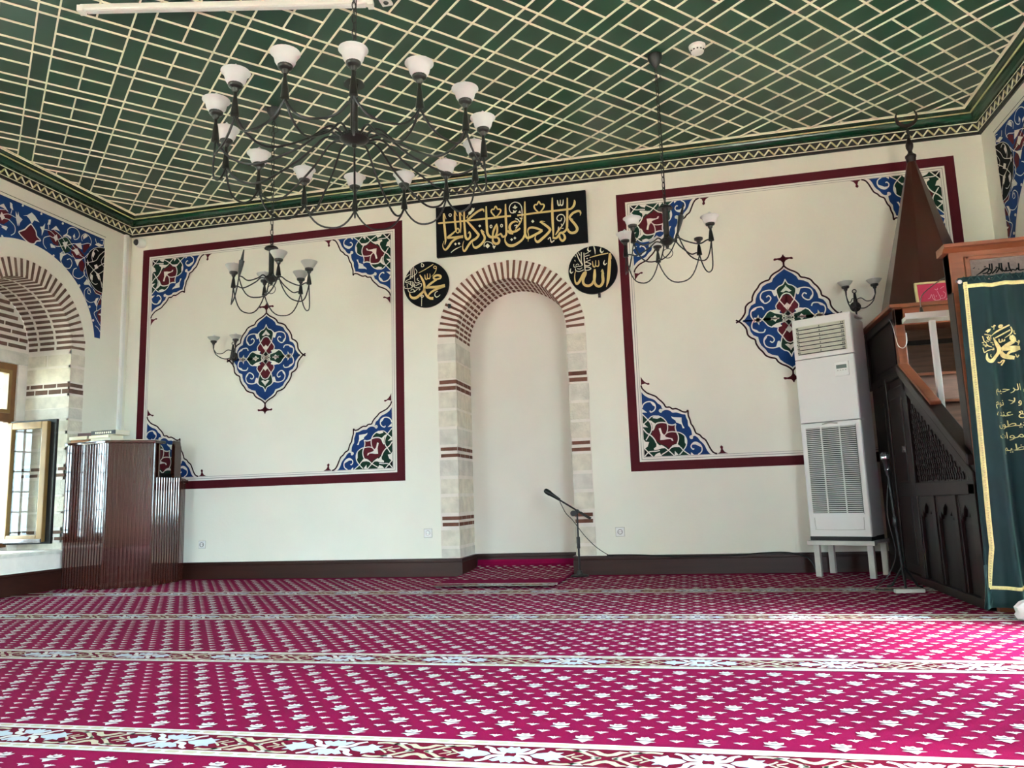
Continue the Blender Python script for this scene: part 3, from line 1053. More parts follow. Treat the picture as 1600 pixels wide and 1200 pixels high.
def medallion_shape():
    L = []

    def cv(p):
        x, z = CMED(p[0], p[1])
        return (x - mcx, z - mcz) + ((p[2] * MS,) if len(p) > 2 else ())

    def fill(pts, m, lv, sm=0):
        q = [cv(p) for p in pts]
        L.append(('f', smooth(q, sm, True) if sm else q, m, lv))

    def st(pts, wd, m, lv):
        L.append(('s', [cv(tuple(p) + (wd,)) for p in pts], m, lv))
    c = (425, 578)
    E = [(430, 118), (445, 138), (472, 158), (510, 176), (535, 197), (550, 222), (585, 230), (620, 247), (642, 280), (667, 310), (686, 350), (692, 385), (722, 402), (745, 430), (752, 480), (775, 518), (800, 543), (828, 558)]
    Wt = [(430, 140), (460, 158), (498, 180), (527, 207), (537, 236), (578, 245), (613, 265), (630, 298), (658, 330), (672, 368), (678, 400), (710, 415), (730, 450), (737, 495), (763, 528), (796, 557)]
    fill([c] + E, M_WHITE, 1)
    fill([c] + [(428, 150), (455, 168), (490, 190), (518, 216), (530, 246), (570, 254), (603, 272), (620, 303), (648, 335), (662, 372), (666, 408), (700, 423), (720, 456), (727, 498), (755, 535), (785, 559)], M_BLUE, 2)
    st(Wt, 9, M_WHITE, 3)
    st(E, 11, M_DKMAROON, 4)
    fill([(425, 128), (436, 118), (440, 92), (452, 74), (478, 62), (500, 66), (508, 56), (498, 44), (480, 48), (452, 48), (428, 22), (425, 60)], M_MAROON, 4)
    # green and red leaves
    fill([(425, 375), (428, 245), (448, 285), (480, 300), (500, 328), (492, 375), (482, 415), (455, 372)], M_GREEN, 3)
    fill([(425, 540), (425, 368), (432, 370), (462, 388), (480, 412), (484, 425), (508, 458), (504, 488), (482, 505), (470, 538), (445, 532), (430, 508)], M_RED, 3)
    fill([(630, 578), (600, 540), (580, 512), (552, 500), (525, 520), (480, 540), (455, 560), (458, 578)], M_GREEN, 3)
    fill([(425, 578), (425, 505), (458, 560), (470, 578)], M_DARK, 4)
    for pts, wd in (
        ([(428, 240), (448, 282), (482, 297), (503, 326), (494, 378), (482, 418), (462, 450), (425, 510), (390, 560)], 7),
        ([(425, 362), (455, 372), (482, 415), (512, 458), (508, 490)], 7),
        ([(640, 578), (604, 538), (582, 508), (552, 496), (525, 514), (478, 536), (440, 556), (400, 590)], 7),
        ([(425, 508), (455, 545), (470, 578)], 6), ([(400, 560), (440, 575), (470, 600)], 6),
        ([(512, 328), (560, 314), (606, 322), (625, 355), (620, 395), (592, 424), (560, 412), (546, 385), (562, 362), (580, 372)], 8),
        ([(684, 565), (706, 520), (704, 478), (672, 452), (622, 450), (606, 478)], 8)):
        st(pts, wd, M_WHITE, 5)
    for pts in ([(425, 295), (470, 345), (450, 352), (430, 342), (425, 342)], [(425, 445), (456, 475), (438, 492), (425, 494)],
                [(525, 542), (560, 578), (490, 578), (508, 565)], [(640, 578), (650, 512), (688, 578)],
                [(497, 352), (500, 305), (520, 330), (540, 318), (522, 372), (508, 376)], [(478, 506), (510, 490), (542, 494), (556, 502), (522, 526), (480, 542), (488, 520)],
                [(600, 405), (630, 360), (622, 402), (600, 424)], [(650, 446), (690, 455), (700, 480), (672, 470)]):
        fill(pts, M_WHITE, 6)
    return L


MED = medallion_shape()
RMED = crop(1150, 385, 7.5)(612, 835)
for c in ((mcx, mcz), RMED):
    lay(MED, 'painted_medallion', wall_back, lambda a, b, lv, c=c: (c[0] + a, -LAY * lv, c[1] + b), ((1, 1), (-1, 1), (1, -1), (-1, -1)))

# arch spandrel of the side walls
SPZ, SPB = (0, 290, 7.6), (90, 370, 7.273)
SPY = -1.335


def spandrel_shape():
    L = []

    def cv(p, c):
        q = onp(c[0] + p[0] / c[2], c[1] + p[1] / c[2], 0, XL)
        return (q.y - SPY, q.z) + ((p[2] * 7.3 / F_PX / c[2] * .95,) if len(p) > 2 else ())

    def fill(c, pts, m, lv, sm=0):
        q = [cv(p, c) for p in pts]
        L.append(('f', smooth(q, sm, True) if sm else q, m, lv))

    def st(c, pts, wd, m, lv):
        L.append(('s', [cv(tuple(p) + (wd,), c) for p in pts], m, lv))
    Z, B = SPZ, SPB
    AR2, cz2, ymax, ztop = .855, 2.342, .93, 3.535
    a1 = math.asin((2.468 - cz2) / AR2)
    L.append(('f', [(0, ztop), (ymax, ztop), (ymax + .005, 2.47)] + [(.013 + AR2 * math.cos(a1 + (PI / 2 - a1) * i / 24), cz2 + AR2 * math.sin(a1 + (PI / 2 - a1) * i / 24)) for i in range(25)] + [(0, cz2 + AR2)], M_BLUE, 1))
    L.append(('s', [(0, ztop + .03, .005), (ymax + .02, ztop + .03, .005)], M_DARK, 1))
    fill(B, [(535, 130), (470, 122), (415, 130), (360, 170), (325, 240), (315, 330), (335, 440), (380, 540), (440, 610), (505, 640)], M_DARK, 2)
    for c, pts, m in ((Z, [(560, 540), (640, 530), (720, 600), (690, 640), (690, 720), (630, 690), (590, 620)], M_RED), (Z, [(680, 640), (760, 610), (830, 640), (850, 700), (820, 790), (760, 800), (700, 720)], M_GREEN),
                      (Z, [(850, 730), (890, 700), (940, 760), (1000, 830), (960, 870), (870, 850), (840, 800)], M_RED), (Z, [(980, 790), (985, 710), (1040, 690), (1080, 710), (1030, 760), (1000, 800)], M_RED),
                      (Z, [(920, 900), (970, 880), (1000, 930), (990, 1030), (950, 1010)], M_RED), (Z, [(360, 460), (420, 540), (430, 600), (475, 650), (400, 690), (340, 680), (270, 620), (222, 560), (290, 520)], M_RED),
                      (Z, [(0, 270), (60, 270), (100, 320), (190, 390), (130, 430), (60, 470), (0, 450)], M_RED), (B, [(410, 600), (500, 640), (490, 660), (420, 650)], M_RED), (B, [(450, 760), (490, 690), (490, 770), (460, 780)], M_RED), (B, [(440, 880), (480, 810), (488, 960), (470, 970)], M_RED)):
        fill(c, pts, m, 3)
    for c, pts, wd in (
        (Z, [(365, 455), (420, 540), (432, 600), (478, 652), (430, 660), (400, 692), (340, 682), (270, 620), (218, 555), (255, 535), (290, 520), (330, 480), (362, 455)], 15),
        (Z, [(520, 520), (600, 545), (680, 640), (760, 800), (800, 810), (860, 850)], 8), (Z, [(640, 530), (720, 600), (800, 720), (900, 800), (1000, 860)], 8), (Z, [(590, 600), (680, 640), (780, 610), (850, 700), (960, 830)], 8),
        (Z, [(600, 690), (660, 722), (780, 712), (870, 690), (960, 700), (1040, 685), (1080, 705)], 8), (Z, [(850, 810), (900, 880), (990, 860), (1040, 810)], 8), (Z, [(1000, 860), (1010, 960), (990, 1040), (1060, 1140)], 8),
        (Z, [(745, 600), (795, 565), (802, 520), (850, 495), (910, 520), (940, 580), (922, 628), (880, 640), (865, 600)], 10), (Z, [(972, 660), (965, 605), (1008, 572), (1060, 608), (1080, 670), (1060, 720)], 9),
        (Z, [(1128, 630), (1148, 690), (1210, 712), (1225, 655), (1192, 650)], 9), (Z, [(760, 790), (720, 800), (712, 880), (760, 968), (820, 982), (850, 925), (830, 872), (790, 880)], 10),
        (Z, [(905, 980), (870, 1000), (865, 1070), (930, 1105), (990, 1070), (1002, 1020)], 10), (Z, [(0, 330), (60, 380), (130, 350), (165, 300), (160, 250), (135, 195)], 9), (Z, [(60, 400), (140, 420), (180, 480), (180, 555), (130, 595)], 9),
        (Z, [(575, 405), (570, 470), (575, 520)], 8), (Z, [(545, 750), (510, 690), (520, 620), (590, 598)], 9),
        (B, [(460, 168), (430, 140), (397, 170), (385, 230), (397, 285)], 9), (B, [(320, 285), (400, 370), (460, 450), (512, 565)], 7), (B, [(330, 295), (430, 270), (470, 212), (532, 160)], 7), (B, [(525, 300), (440, 350), (385, 400), (365, 440), (382, 505), (420, 540), (450, 532)], 8),
        (B, [(395, 370), (440, 410), (470, 440), (500, 580)], 8), (B, [(530, 210), (490, 280), (520, 340)], 7), (B, [(435, 440), (500, 400), (525, 380)], 7), (B, [(315, 330), (335, 440), (380, 540), (440, 610), (505, 640)], 6), (B, [(535, 130), (470, 122), (415, 130), (360, 170), (325, 240)], 6),
        (B, [(365, 650), (338, 640), (345, 602), (362, 612), (372, 640), (360, 590), (330, 583), (300, 620), (310, 700), (360, 745), (415, 735), (440, 700)], 8), (B, [(400, 590), (430, 640), (480, 665), (495, 720)], 8), (B, [(495, 670), (450, 760), (440, 840), (490, 810)], 7), (B, [(440, 840), (410, 870), (440, 940), (480, 1010)], 9), (B, [(422, 1010), (455, 1040), (482, 1085)], 9)):
        st(c, pts, wd, M_WHITE, 4)
    for c, pts in (
        (Z, [(268, 355), (320, 350), (370, 320), (408, 358), (462, 438), (402, 412), (372, 455), (345, 400), (312, 362)]), (Z, [(40, 320), (62, 358), (92, 372), (55, 422), (28, 380)]), (Z, [(5, 240), (70, 212), (110, 335), (62, 262)]), (Z, [(28, 490), (62, 482), (130, 450), (92, 548)]),
        (Z, [(130, 195), (165, 255), (168, 325), (125, 358), (148, 300)]), (Z, [(180, 480), (192, 520), (172, 570), (130, 598), (168, 540)]), (Z, [(185, 385), (205, 350), (208, 308), (222, 362), (262, 405), (232, 440), (218, 485), (205, 420)]),
        (Z, [(468, 488), (502, 486), (530, 450), (520, 520), (490, 598), (488, 530)]), (Z, [(600, 525), (660, 478), (708, 545), (660, 525)]), (Z, [(588, 690), (640, 720), (655, 742), (600, 738)]), (Z, [(628, 612), (668, 580), (680, 630), (655, 668)]), (Z, [(735, 675), (800, 665), (772, 760)]),
        (Z, [(860, 765), (910, 745), (940, 800), (905, 830)]), (Z, [(735, 605), (780, 572), (840, 610), (838, 640), (790, 600)]), (Z, [(880, 880), (975, 870), (935, 905), (915, 960)]), (Z, [(555, 462), (580, 402), (600, 405), (590, 465)]), (Z, [(880, 690), (955, 680), (970, 760), (930, 740)]), (Z, [(1120, 700), (1160, 680), (1225, 715), (1170, 730)]),
        (Z, [(705, 800), (790, 812), (740, 840), (720, 900), (708, 850)]), (Z, [(985, 1165), (1025, 1110), (1060, 1175), (1010, 1170)]), (Z, [(860, 600), (880, 570), (888, 625)]), (Z, [(980, 600), (1010, 572), (1040, 600), (985, 640)]), (B, [(410, 325), (440, 312), (458, 355), (425, 370)]), (B, [(430, 410), (470, 430), (470, 500), (450, 470)]), (B, [(292, 545), (325, 520), (345, 478), (372, 560), (395, 590), (345, 545)]),
        (B, [(410, 748), (430, 700), (462, 692), (440, 740), (440, 800)]), (B, [(330, 255), (345, 285), (350, 300), (335, 330)]), (B, [(400, 160), (385, 210), (398, 240), (420, 190)]), (B, [(372, 420), (395, 440), (390, 500), (368, 470)]), (B, [(455, 880), (490, 870), (488, 900)])):
        fill(c, pts, M_WHITE, 5)
    for c, p in ((Z, (265, 237)), (Z, (485, 335)), (Z, (740, 450)), (Z, (35, 605)), (Z, (630, 832)), (B, (240, 555)), (B, (357, 795)), (B, (398, 950))):
        fill(c, [(p[0] + 13 * math.cos(t), p[1] + 15 * math.sin(t)) for t in [PI / 4 * i for i in range(8)]], M_WHITE, 5)
    return L


SPAN = spandrel_shape()
lay(SPAN, 'painted_spandrel', wall_left, lambda a, b, lv: (XL + LAY * lv, SPY + a, b), ((1, 1), (-1, 1)), .13)
lay(SPAN, 'painted_spandrel', wall_right, lambda a, b, lv: (XR - LAY * lv, SPY - .012 + a * 1.16, b + .022), ((1, 1), (-1, 1)), .13)


# ================================================================== SIGNS AND WRITING
def pen(mb, c, strokes, m, mp, wscale, sm=5):
    """strokes traced at crop c: lists of (u, v, width) or ((u, v), ..., width)."""
    for s in strokes:
        q = []
        for p in s:
            a, b = c(p[0], p[1])
            q.append((a, b, p[2] * wscale))
        mb.stroke(q, m, mp, sm)


def thin(pts, wd):
    return [(a, b, wd) for a, b in pts]


def ringpts(u, v, rx, ry, wd, n=9):
    return [(u + rx * math.cos(2 * PI * i / n), v + ry * math.sin(2 * PI * i / n), wd) for i in range(n + 1)]


def dia(u, v, r):
    return [(u - r, v), (u, v - r), (u + r, v), (u, v + r)]


# --- long calligraphy banner above the niche
BX0, BX1, BZ0, BZ1 = -2.272, -.770, 3.078, 3.594
ban = thing('calligraphy_banner', 'long black board of gold script high above the niche arch', 'sign', (-1.521, -.031, BZ0))
o = one('board', None, lambda mb: mb.box((BX0 + 1.521, -.02, 0), (BX1 + 1.521, .02, BZ1 - BZ0), M_SIGN), bevel=.003)
o.parent = ban
YB = -.0415
bmp = lambda a, b: (a + 1.521, -.0215, b - BZ0)
yb = [0]


def sgn_mp(mpx):
    yb[0] += 1
    e = yb[0] % 40 * .00004
    return lambda a, b: (lambda p: (p[0], p[1] - e, p[2]))(mpx(a, b))


cA, cB, cC = crop(680, 310, 40 / 3), crop(740, 305, 40 / 3), crop(810, 300, 40 / 3)
WS = 3 / 40 * 7.45 / F_PX * 1.12
mb = MB()
pen(mb, cA, [
    [(210, 350, 28), (215, 500, 40), (235, 700, 44), (250, 900, 34), (236, 1000, 10)], [(215, 348, 18), (240, 410, 16), (262, 472, 8)],
    [(440, 288, 28), (440, 450, 40), (455, 600, 40), (465, 705, 34)], [(440, 288, 18), (465, 350, 14), (490, 408, 8)],
    [(470, 720, 24), (480, 680, 26), (505, 662, 26), (532, 695, 26), (526, 742, 24), (488, 752, 20), (466, 722, 18)],
    [(540, 298, 28), (550, 450, 36), (562, 600, 30), (560, 756, 8)], [(545, 298, 18), (570, 360, 14), (596, 412, 8)],
    [(634, 288, 26), (635, 500, 38), (650, 700, 40), (662, 830, 44), (700, 888, 42), (750, 852, 42), (762, 790, 34), (742, 732, 20), (715, 772, 10)],
    [(458, 712, 24), (380, 780, 38), (308, 836, 42), (288, 862, 34)], [(285, 858, 40), (420, 850, 42), (520, 840, 48), (612, 832, 56)],
    [(600, 838, 30), (480, 870, 40), (380, 940, 42), (312, 1040, 44), (252, 1104, 36), (206, 1072, 22), (192, 1000, 14), (220, 918, 6)],
    [(690, 508, 30), (800, 632, 42), (905, 755, 44), (932, 800, 44), (880, 870, 46), (790, 928, 44), (725, 1010, 44), (664, 1110, 40), (634, 1132, 34), (608, 1085, 22), (608, 990, 14), (632, 918, 6)],
    [(700, 492, 44), (800, 402, 42), (900, 322, 42), (985, 276, 42), (1030, 276, 34), (1044, 322, 10)], [(688, 450, 22), (714, 388, 16)],
    [(984, 690, 28), (1012, 750, 40), (1056, 832, 42), (1050, 905, 44), (985, 992, 46), (895, 1056, 48), (842, 1050, 36), (814, 1000, 18), (808, 946, 8)], [(990, 690, 20), (1020, 715, 18), (1056, 746, 8)],
    [(1090, 203, 26), (1095, 450, 42), (1105, 650, 44), (1117, 765, 46), (1165, 832, 48), (1245, 842, 48), (1330, 802, 36), (1404, 768, 30)], [(1400, 772, 30), (1430, 832, 40), (1482, 822, 40), (1508, 762, 40), (1505, 600, 42), (1495, 400, 42), (1490, 156, 24)],
    [(1225, 835, 30), (1235, 740, 40), (1270, 645, 40), (1310, 566, 18)], [(1310, 566, 14), (1320, 650, 34), (1316, 740, 36), (1290, 805, 36)],
    [(1230, 850, 28), (1230, 930, 40), (1280, 978, 46), (1340, 966, 48), (1362, 900, 42), (1320, 852, 34), (1262, 858, 26)],
    [(1285, 428, 24), (1230, 370, 28), (1192, 310, 28), (1215, 266, 26), (1248, 268, 24), (1285, 204, 28), (1325, 262, 26), (1365, 264, 28), (1392, 290, 30), (1368, 350, 28), (1300, 425, 24)],
    [(98, 556, 22), (130, 553, 34), (400, 530, 32), (640, 508, 34), (900, 480, 36), (1200, 448, 40), (1500, 412, 38), (1604, 404, 36)]], M_GOLDL, lambda a, b: bmp(a, b), WS)
pen(mb, cB, [
    [(952, 602, 14), (890, 584, 34), (812, 622, 42), (776, 692, 46), (792, 770, 46), (842, 802, 44), (930, 772, 44), (994, 724, 30)], [(735, 770, 34), (775, 822, 38), (850, 838, 34)],
    [(1090, 172, 22), (1090, 450, 44), (1095, 700, 44), (1097, 850, 44), (1142, 925, 42), (1205, 910, 46), (1300, 862, 46), (1400, 808, 48), (1452, 772, 40)], [(1455, 772, 30), (1350, 732, 40), (1240, 710, 42), (1172, 732, 36), (1152, 795, 22), (1168, 880, 16), (1158, 1002, 8)],
    [(1092, 850, 38), (1045, 950, 40), (952, 1030, 46), (845, 1084, 54), (752, 1078, 50), (696, 1020, 34), (680, 950, 22), (702, 878, 10)],
    [(1380, 402, 22), (1312, 340, 28), (1282, 278, 28), (1305, 236, 26), (1342, 236, 24), (1378, 174, 28), (1420, 228, 26), (1470, 230, 28), (1490, 262, 30), (1460, 330, 28), (1398, 400, 22)],
    [(1035, 470, 12), (1010, 580, 26), (960, 662, 30), (890, 756, 10)]], M_GOLDL, lambda a, b: bmp(a, b), WS)
pen(mb, cC, [
    [(0, 528, 36), (170, 506, 34), (440, 470, 36), (720, 438, 38), (1040, 402, 38), (1110, 388, 38), (1165, 335, 44), (1188, 260, 40), (1182, 205, 16)],
    [(470, 655, 30), (560, 712, 42), (650, 782, 46), (678, 832, 46), (622, 910, 48), (525, 1000, 50), (440, 1070, 50), (392, 1060, 38), (368, 1000, 22), (392, 938, 8)], [(478, 655, 26), (520, 648, 18), (576, 656, 6)],
    [(725, 160, 22), (725, 430, 44), (735, 700, 44), (745, 900, 32), (736, 1012, 10)],
    [(738, 988, 36), (800, 998, 40), (852, 950, 44), (892, 888, 38), (950, 880, 40), (1008, 832, 40), (1030, 770, 42), (1035, 500, 42), (1036, 162, 22)],
    [(1040, 805, 38), (1072, 862, 42), (1132, 890, 48), (1212, 868, 50), (1242, 800, 50), (1200, 720, 46), (1125, 632, 44), (1082, 585, 34)], [(1084, 588, 28), (1092, 548, 42), (1150, 482, 44), (1232, 442, 44), (1290, 440, 38), (1312, 482, 26), (1300, 532, 8)], [(1090, 582, 20), (1160, 610, 6)],
    [(870, 928, 28), (888, 1010, 36), (940, 1054, 42), (986, 1000, 42), (968, 928, 36), (918, 892, 26)],
    [(790, 932, 16), (850, 842, 38), (910, 768, 24)]], M_GOLDL, lambda a, b: bmp(a, b), WS)
lift = lambda a, b: (a + 1.521, -.0225, b - BZ0)
pen(mb, cA, [ringpts(345, 386, 26, 26, 15), ringpts(1190, 622, 20, 28, 16), ringpts(1410, 606, 20, 28, 16), [(360, 1164, 14), (450, 1094, 18), (578, 1034, 6)],
             thin([(1050, 1040), (1050, 985), (1090, 940), (1150, 942), (1210, 972), (1242, 1030)], 14)], M_PALEL, lift, WS)
pen(mb, cB, [thin([(868, 408), (802, 402), (768, 320), (800, 232), (880, 186), (970, 212), (1020, 282), (1032, 380), (1034, 480)], 17), thin([(875, 676), (930, 660), (905, 720)], 18), thin([(895, 530), (945, 545), (988, 600)], 20), thin([(985, 505), (1010, 530), (1040, 520)], 16)], M_PALEL, lift, WS)
pen(mb, cC, [thin([(910, 770), (962, 690), (986, 610), (962, 532), (900, 508), (842, 540), (820, 592), (850, 636), (902, 636), (920, 582)], 18), thin([(856, 760), (846, 830)], 16), thin([(912, 700), (925, 750)], 14), thin([(915, 800), (960, 792)], 12), thin([(635, 1024), (680, 982), (692, 1042)], 16), thin([(690, 1040), (712, 1084), (768, 1042)], 20),
             [(832, 212, 18), (845, 300, 24), (868, 322, 22), (888, 290, 20), (892, 205, 12)], [(890, 296, 20), (918, 322, 24), (945, 292, 22), (952, 200, 12)]], M_PALEL, lift, WS)
for c, pts in ((cA, dia(455, 985, 28)), (cA, dia(528, 976, 28)), (cA, dia(958, 612, 30)), (cA, [(1220, 1036), (1292, 1018), (1255, 1090)]), (cB, dia(818, 962, 30)), (cB, dia(885, 930, 30)), (cB, dia(1255, 584, 34)), (cA, dia(1120, 1025, 50)),
               (cA, [(722, 382), (724, 330), (780, 290), (798, 234), (820, 250), (852, 238), (840, 290), (800, 332), (768, 372)]), (cB, [(885, 236), (905, 275), (942, 290), (892, 328), (832, 300), (866, 275)]), (cB, [(846, 350), (882, 368), (932, 352), (892, 412), (848, 396)]), (cB, [(948, 402), (990, 358), (1012, 412)])):
    mb.poly([c(*p) for p in pts], M_PALEL, lift)
mb.build('gold_lettering', ban, fix=False)


# --- the two round boards
def disc(px, py, r, label):
    c = onp(px, py, 1, 0)
    t = thing('calligraphy_roundel', label, 'sign', (c.x, -.018, c.z - r))
    o = one('board', t, lambda mb: mb.lathe([(r - .004, -.018), (r, -.014), (r, .016), (r - .003, .019)], (0, 0, r), M_SIGN, 64, (0, -1, 0)), sm=True)
    base = lambda a, b, e=.0: (a - c.x, -.0205 - e, b - (c.z - r))
    return t, base


tD, mD = disc(667.5, 445.5, .232, 'black roundel of gold script beside the painted panel nearest the ribbed pulpit desk')
cD = crop(628, 405, 15)
WD_ = 1 / 15 * 7.6 / F_PX * 1.1
mb = MB()
pen(mb, cD, [
    [(940, 470, 30), (932, 420, 48), (860, 402, 46), (790, 425, 46), (772, 460, 40), (800, 492, 36), (860, 492, 36), (935, 468, 40)], [(845, 500, 36), (750, 562, 46), (660, 632, 48), (600, 692, 40)],
    [(592, 698, 36), (700, 682, 50), (850, 676, 62), (940, 662, 66), (1036, 642, 66)], [(1030, 668, 24), (850, 722, 44), (735, 782, 44), (672, 840, 34), (652, 890, 20)],
    [(560, 690, 26), (572, 800, 44), (622, 890, 50), (690, 936, 52), (766, 940, 60)],
    [(448, 392, 22), (500, 480, 44), (545, 580, 50), (558, 680, 50), (540, 765, 52), (462, 850, 56), (370, 922, 62), (282, 930, 54), (226, 880, 38), (214, 808, 16)],
    [(424, 346, 14), (580, 262, 18), (766, 144, 18)], ringpts(805, 215, 32, 28, 18), [(838, 232, 18), (822, 300, 16), (782, 370, 12), (725, 428, 6)],
    [(566, 388, 14), (580, 480, 24), (620, 492, 20), (626, 362, 12)], [(630, 470, 20), (668, 482, 22), (690, 440, 18), (684, 365, 12)]], M_GOLDL, mD, WD_)
pen(mb, cD, [[(490, 205, 16), (488, 124, 10), (538, 158, 18), (535, 196, 16), (490, 206, 14)], ringpts(506, 890, 30, 22, 18), [(498, 915, 14), (492, 1030, 12), (490, 1122, 16)], [(872, 774, 8), (820, 800, 16), (800, 862, 18), (832, 908, 20), (882, 896, 16), (928, 852, 6)]] +
    [thin(s, 13) for s in ([(236, 258), (246, 470)], [(270, 232), (286, 470)], [(308, 202), (330, 450)], [(345, 248), (385, 320), (352, 380), (300, 420), (210, 452)], [(118, 455), (215, 380)], [(250, 470), (135, 530), (122, 568), (250, 545)], [(330, 450), (340, 560), (392, 582), (462, 550)],
                           [(412, 470), (385, 502), (432, 532)], [(270, 540), (290, 682)], [(310, 560), (310, 662)], [(180, 590), (240, 622), (270, 682), (190, 712), (100, 702), (98, 660)], [(155, 600), (160, 690)], [(230, 560), (250, 642)], [(330, 600), (330, 682), (400, 692), (480, 662), (490, 602), (440, 602), (350, 652)],
                           [(178, 730), (190, 780), (250, 802), (330, 772), (270, 722), (240, 762)], [(325, 795), (400, 722), (458, 720), (430, 752)])], M_PALEL, lambda a, b: mD(a, b, .001), WD_)
mb.build('gold_lettering', tD, fix=False)

tE, mE = disc(927, 423, .231, 'black roundel of gold script beside the panel nearest the tall air conditioner')
cE = crop(886, 380, 100 / 7)
WE = 7 / 100 * 7.4 / F_PX * 1.1
mb = MB()
pen(mb, cE, [
    [(962, 250, 34), (957, 450, 60), (945, 650, 62), (925, 850, 54), (888, 1004, 8)], [(972, 244, 18), (990, 320, 22), (996, 382, 6)],
    [(800, 618, 20), (806, 750, 54), (812, 880, 54), (772, 962, 52), (720, 986, 50), (660, 960, 50), (622, 880, 48), (626, 750, 58), (630, 606, 34)], [(768, 664, 8), (800, 615, 20), (836, 712, 6)],
    [(608, 860, 44), (562, 940, 48), (482, 976, 52), (400, 950, 50), (368, 880, 50), (386, 790, 52), (422, 720, 44), (432, 668, 36)], [(444, 656, 26), (382, 700, 44), (332, 800, 50), (280, 892, 50), (232, 932, 44), (198, 890, 32), (184, 800, 22), (190, 700, 16), (216, 636, 12)],
    [(514, 350, 14), (700, 296, 22), (928, 248, 22)], [(578, 428, 14), (595, 540, 26), (640, 542, 22), (652, 408, 12)], [(648, 530, 20), (700, 542, 24), (722, 500, 20), (716, 408, 12)]], M_GOLDL, mE, WE)
pen(mb, cE, [[(492, 106, 8), (474, 170, 26), (510, 212, 26), (542, 184, 6)], [(606, 92, 18), (632, 180, 24), (640, 274, 6)], [(772, 122, 8), (754, 190, 26), (785, 236, 26), (828, 194, 6)], [(852, 402, 8), (828, 470, 26), (855, 506, 26), (898, 468, 6)], [(102, 588, 8), (84, 650, 26), (110, 692, 26), (152, 658, 6)],
             [(388, 240, 16), (400, 450, 22), (416, 645, 20)], [(330, 230, 18), (330, 420, 16), (356, 510, 14), (300, 542, 14), (250, 540, 14), (190, 562, 14), (164, 540, 14), (166, 488, 12)], [(226, 258, 18), (280, 390, 20), (352, 512, 14)], thin([(264, 234), (300, 302)], 14), thin([(410, 272), (492, 234)], 14), thin([(414, 322), (518, 290)], 14), thin([(430, 442), (532, 400)], 14),
             thin([(408, 450), (470, 460), (542, 490), (480, 530), (408, 520)], 17), thin([(412, 560), (480, 560), (548, 590), (490, 626), (418, 630)], 17), thin([(200, 590), (212, 640), (290, 656), (382, 620)], 15), thin([(240, 592), (300, 602), (352, 572)], 13), thin([(205, 522), (242, 490), (282, 512)], 13), thin([(188, 300), (202, 332)], 14), thin([(184, 400), (196, 432)], 14)], M_PALEL, lambda a, b: mE(a, b, .001), WE)
mb.poly([cE(*p) for p in dia(460, 370, 18)], M_PALEL, lambda a, b: mE(a, b, .001))
mb.build('gold_lettering', tE, fix=False)
# small dark peg below the second roundel, and one beside the arch
for q, lab in (((937, 462), 'tiny dark wall peg just below the roundel nearest the air conditioner'), ((703, 479), 'tiny dark wall peg on the brick arch below the other roundel')):
    p = onp(q[0], q[1], 1, 0)
    tag(one('wall_peg', None, lambda mb: (mb.box((p.x - .012, -.03, p.z - .02), (p.x + .012, .01, p.z + .02), M_PEWTER), mb.box((p.x - .006, -.045, p.z - .006), (p.x + .006, -.03, p.z + .018), M_PEWTER)), loc=(p.x, 0, p.z)), lab, 'peg')


# ================================================================== LAMPS
def shade_prof(r, h):
    return [(r * .42, 0), (r * .56, h * .1), (r * .68, h * .28), (r * .74, h * .5), (r * .79, h * .66), (r * .9, h * .76), (r, h * .84), (r * .985, h * .88), (r * .86, h * .94), (r * .7, h), (r * .66, h * .98), (r * .68, h * .7), (r * .64, h * .4), (r * .4, h * .08)]


def bell_prof(r, h):
    return [(r * .36, 0), (r * .5, h * .14), (r * .66, h * .4), (r * .82, h * .68), (r * .97, h * .9), (r, h), (r * .95, h * .98), (r * .78, h * .68), (r * .62, h * .42), (r * .34, h * .08)]


def bowl_prof(r, h):
    return [(r * .3, 0), (r * .5, h * .2), (r * .75, h * .55), (r * .95, h * .92), (r, h), (r * .95, h * 1.0), (r * .72, h * .56), (r * .46, h * .22), (r * .28, h * .06)]


def lamp_head(parent, p, r, h, prof, tip=1.42, bulb_only=False, glass=None):
    """glass shade with its candle bulb on a dark cup; p is the neck of the shade."""
    if not bulb_only:
        s = one('lamp_shade', parent, lambda mb: mb.lathe(prof(r, h), p, glass or M_FROST, 24, caps=False), sm=True)
        one('bulb', s, lambda mb: mb.lathe([(.008, 0), (.018, h * .3), (.022, h * .6), (.021, h * .9), (.016, h * tip * .84), (.006, h * tip * .95), (.001, h * tip)], p, M_BULB, 12), sm=True)
    one('lamp_cup', parent, lambda mb: mb.lathe([(r * .15, -.034), (r * .24, -.026), (r * .26, -.016), (r * .45, -.01), (r * .5, -.004), (r * .5, .006), (r * .44, .008), (r * .2, -.004)], p, M_PEWTER, 18), sm=True)


def chain(mb, p, q, link=.05, r=.003):
    p, q = Vector(p), Vector(q)
    L = (q - p).length
    n = max(1, int(L / (link * .8)))
    d = (q - p) / n
    ax = d.normalized()
    for i in range(n):
        c = p + d * (i + .5)
        x = ax.orthogonal().normalized() if i % 2 else ax.cross(ax.orthogonal()).normalized()
        hw, hl = link * .2, link * .5
        pts = [c + x * (hw * math.cos(t)) + ax * (hl * math.sin(t)) for t in [2 * PI * k / 10 for k in range(10)]]
        mb.tube(pts, r, M_BLACKMETAL, 5, True)


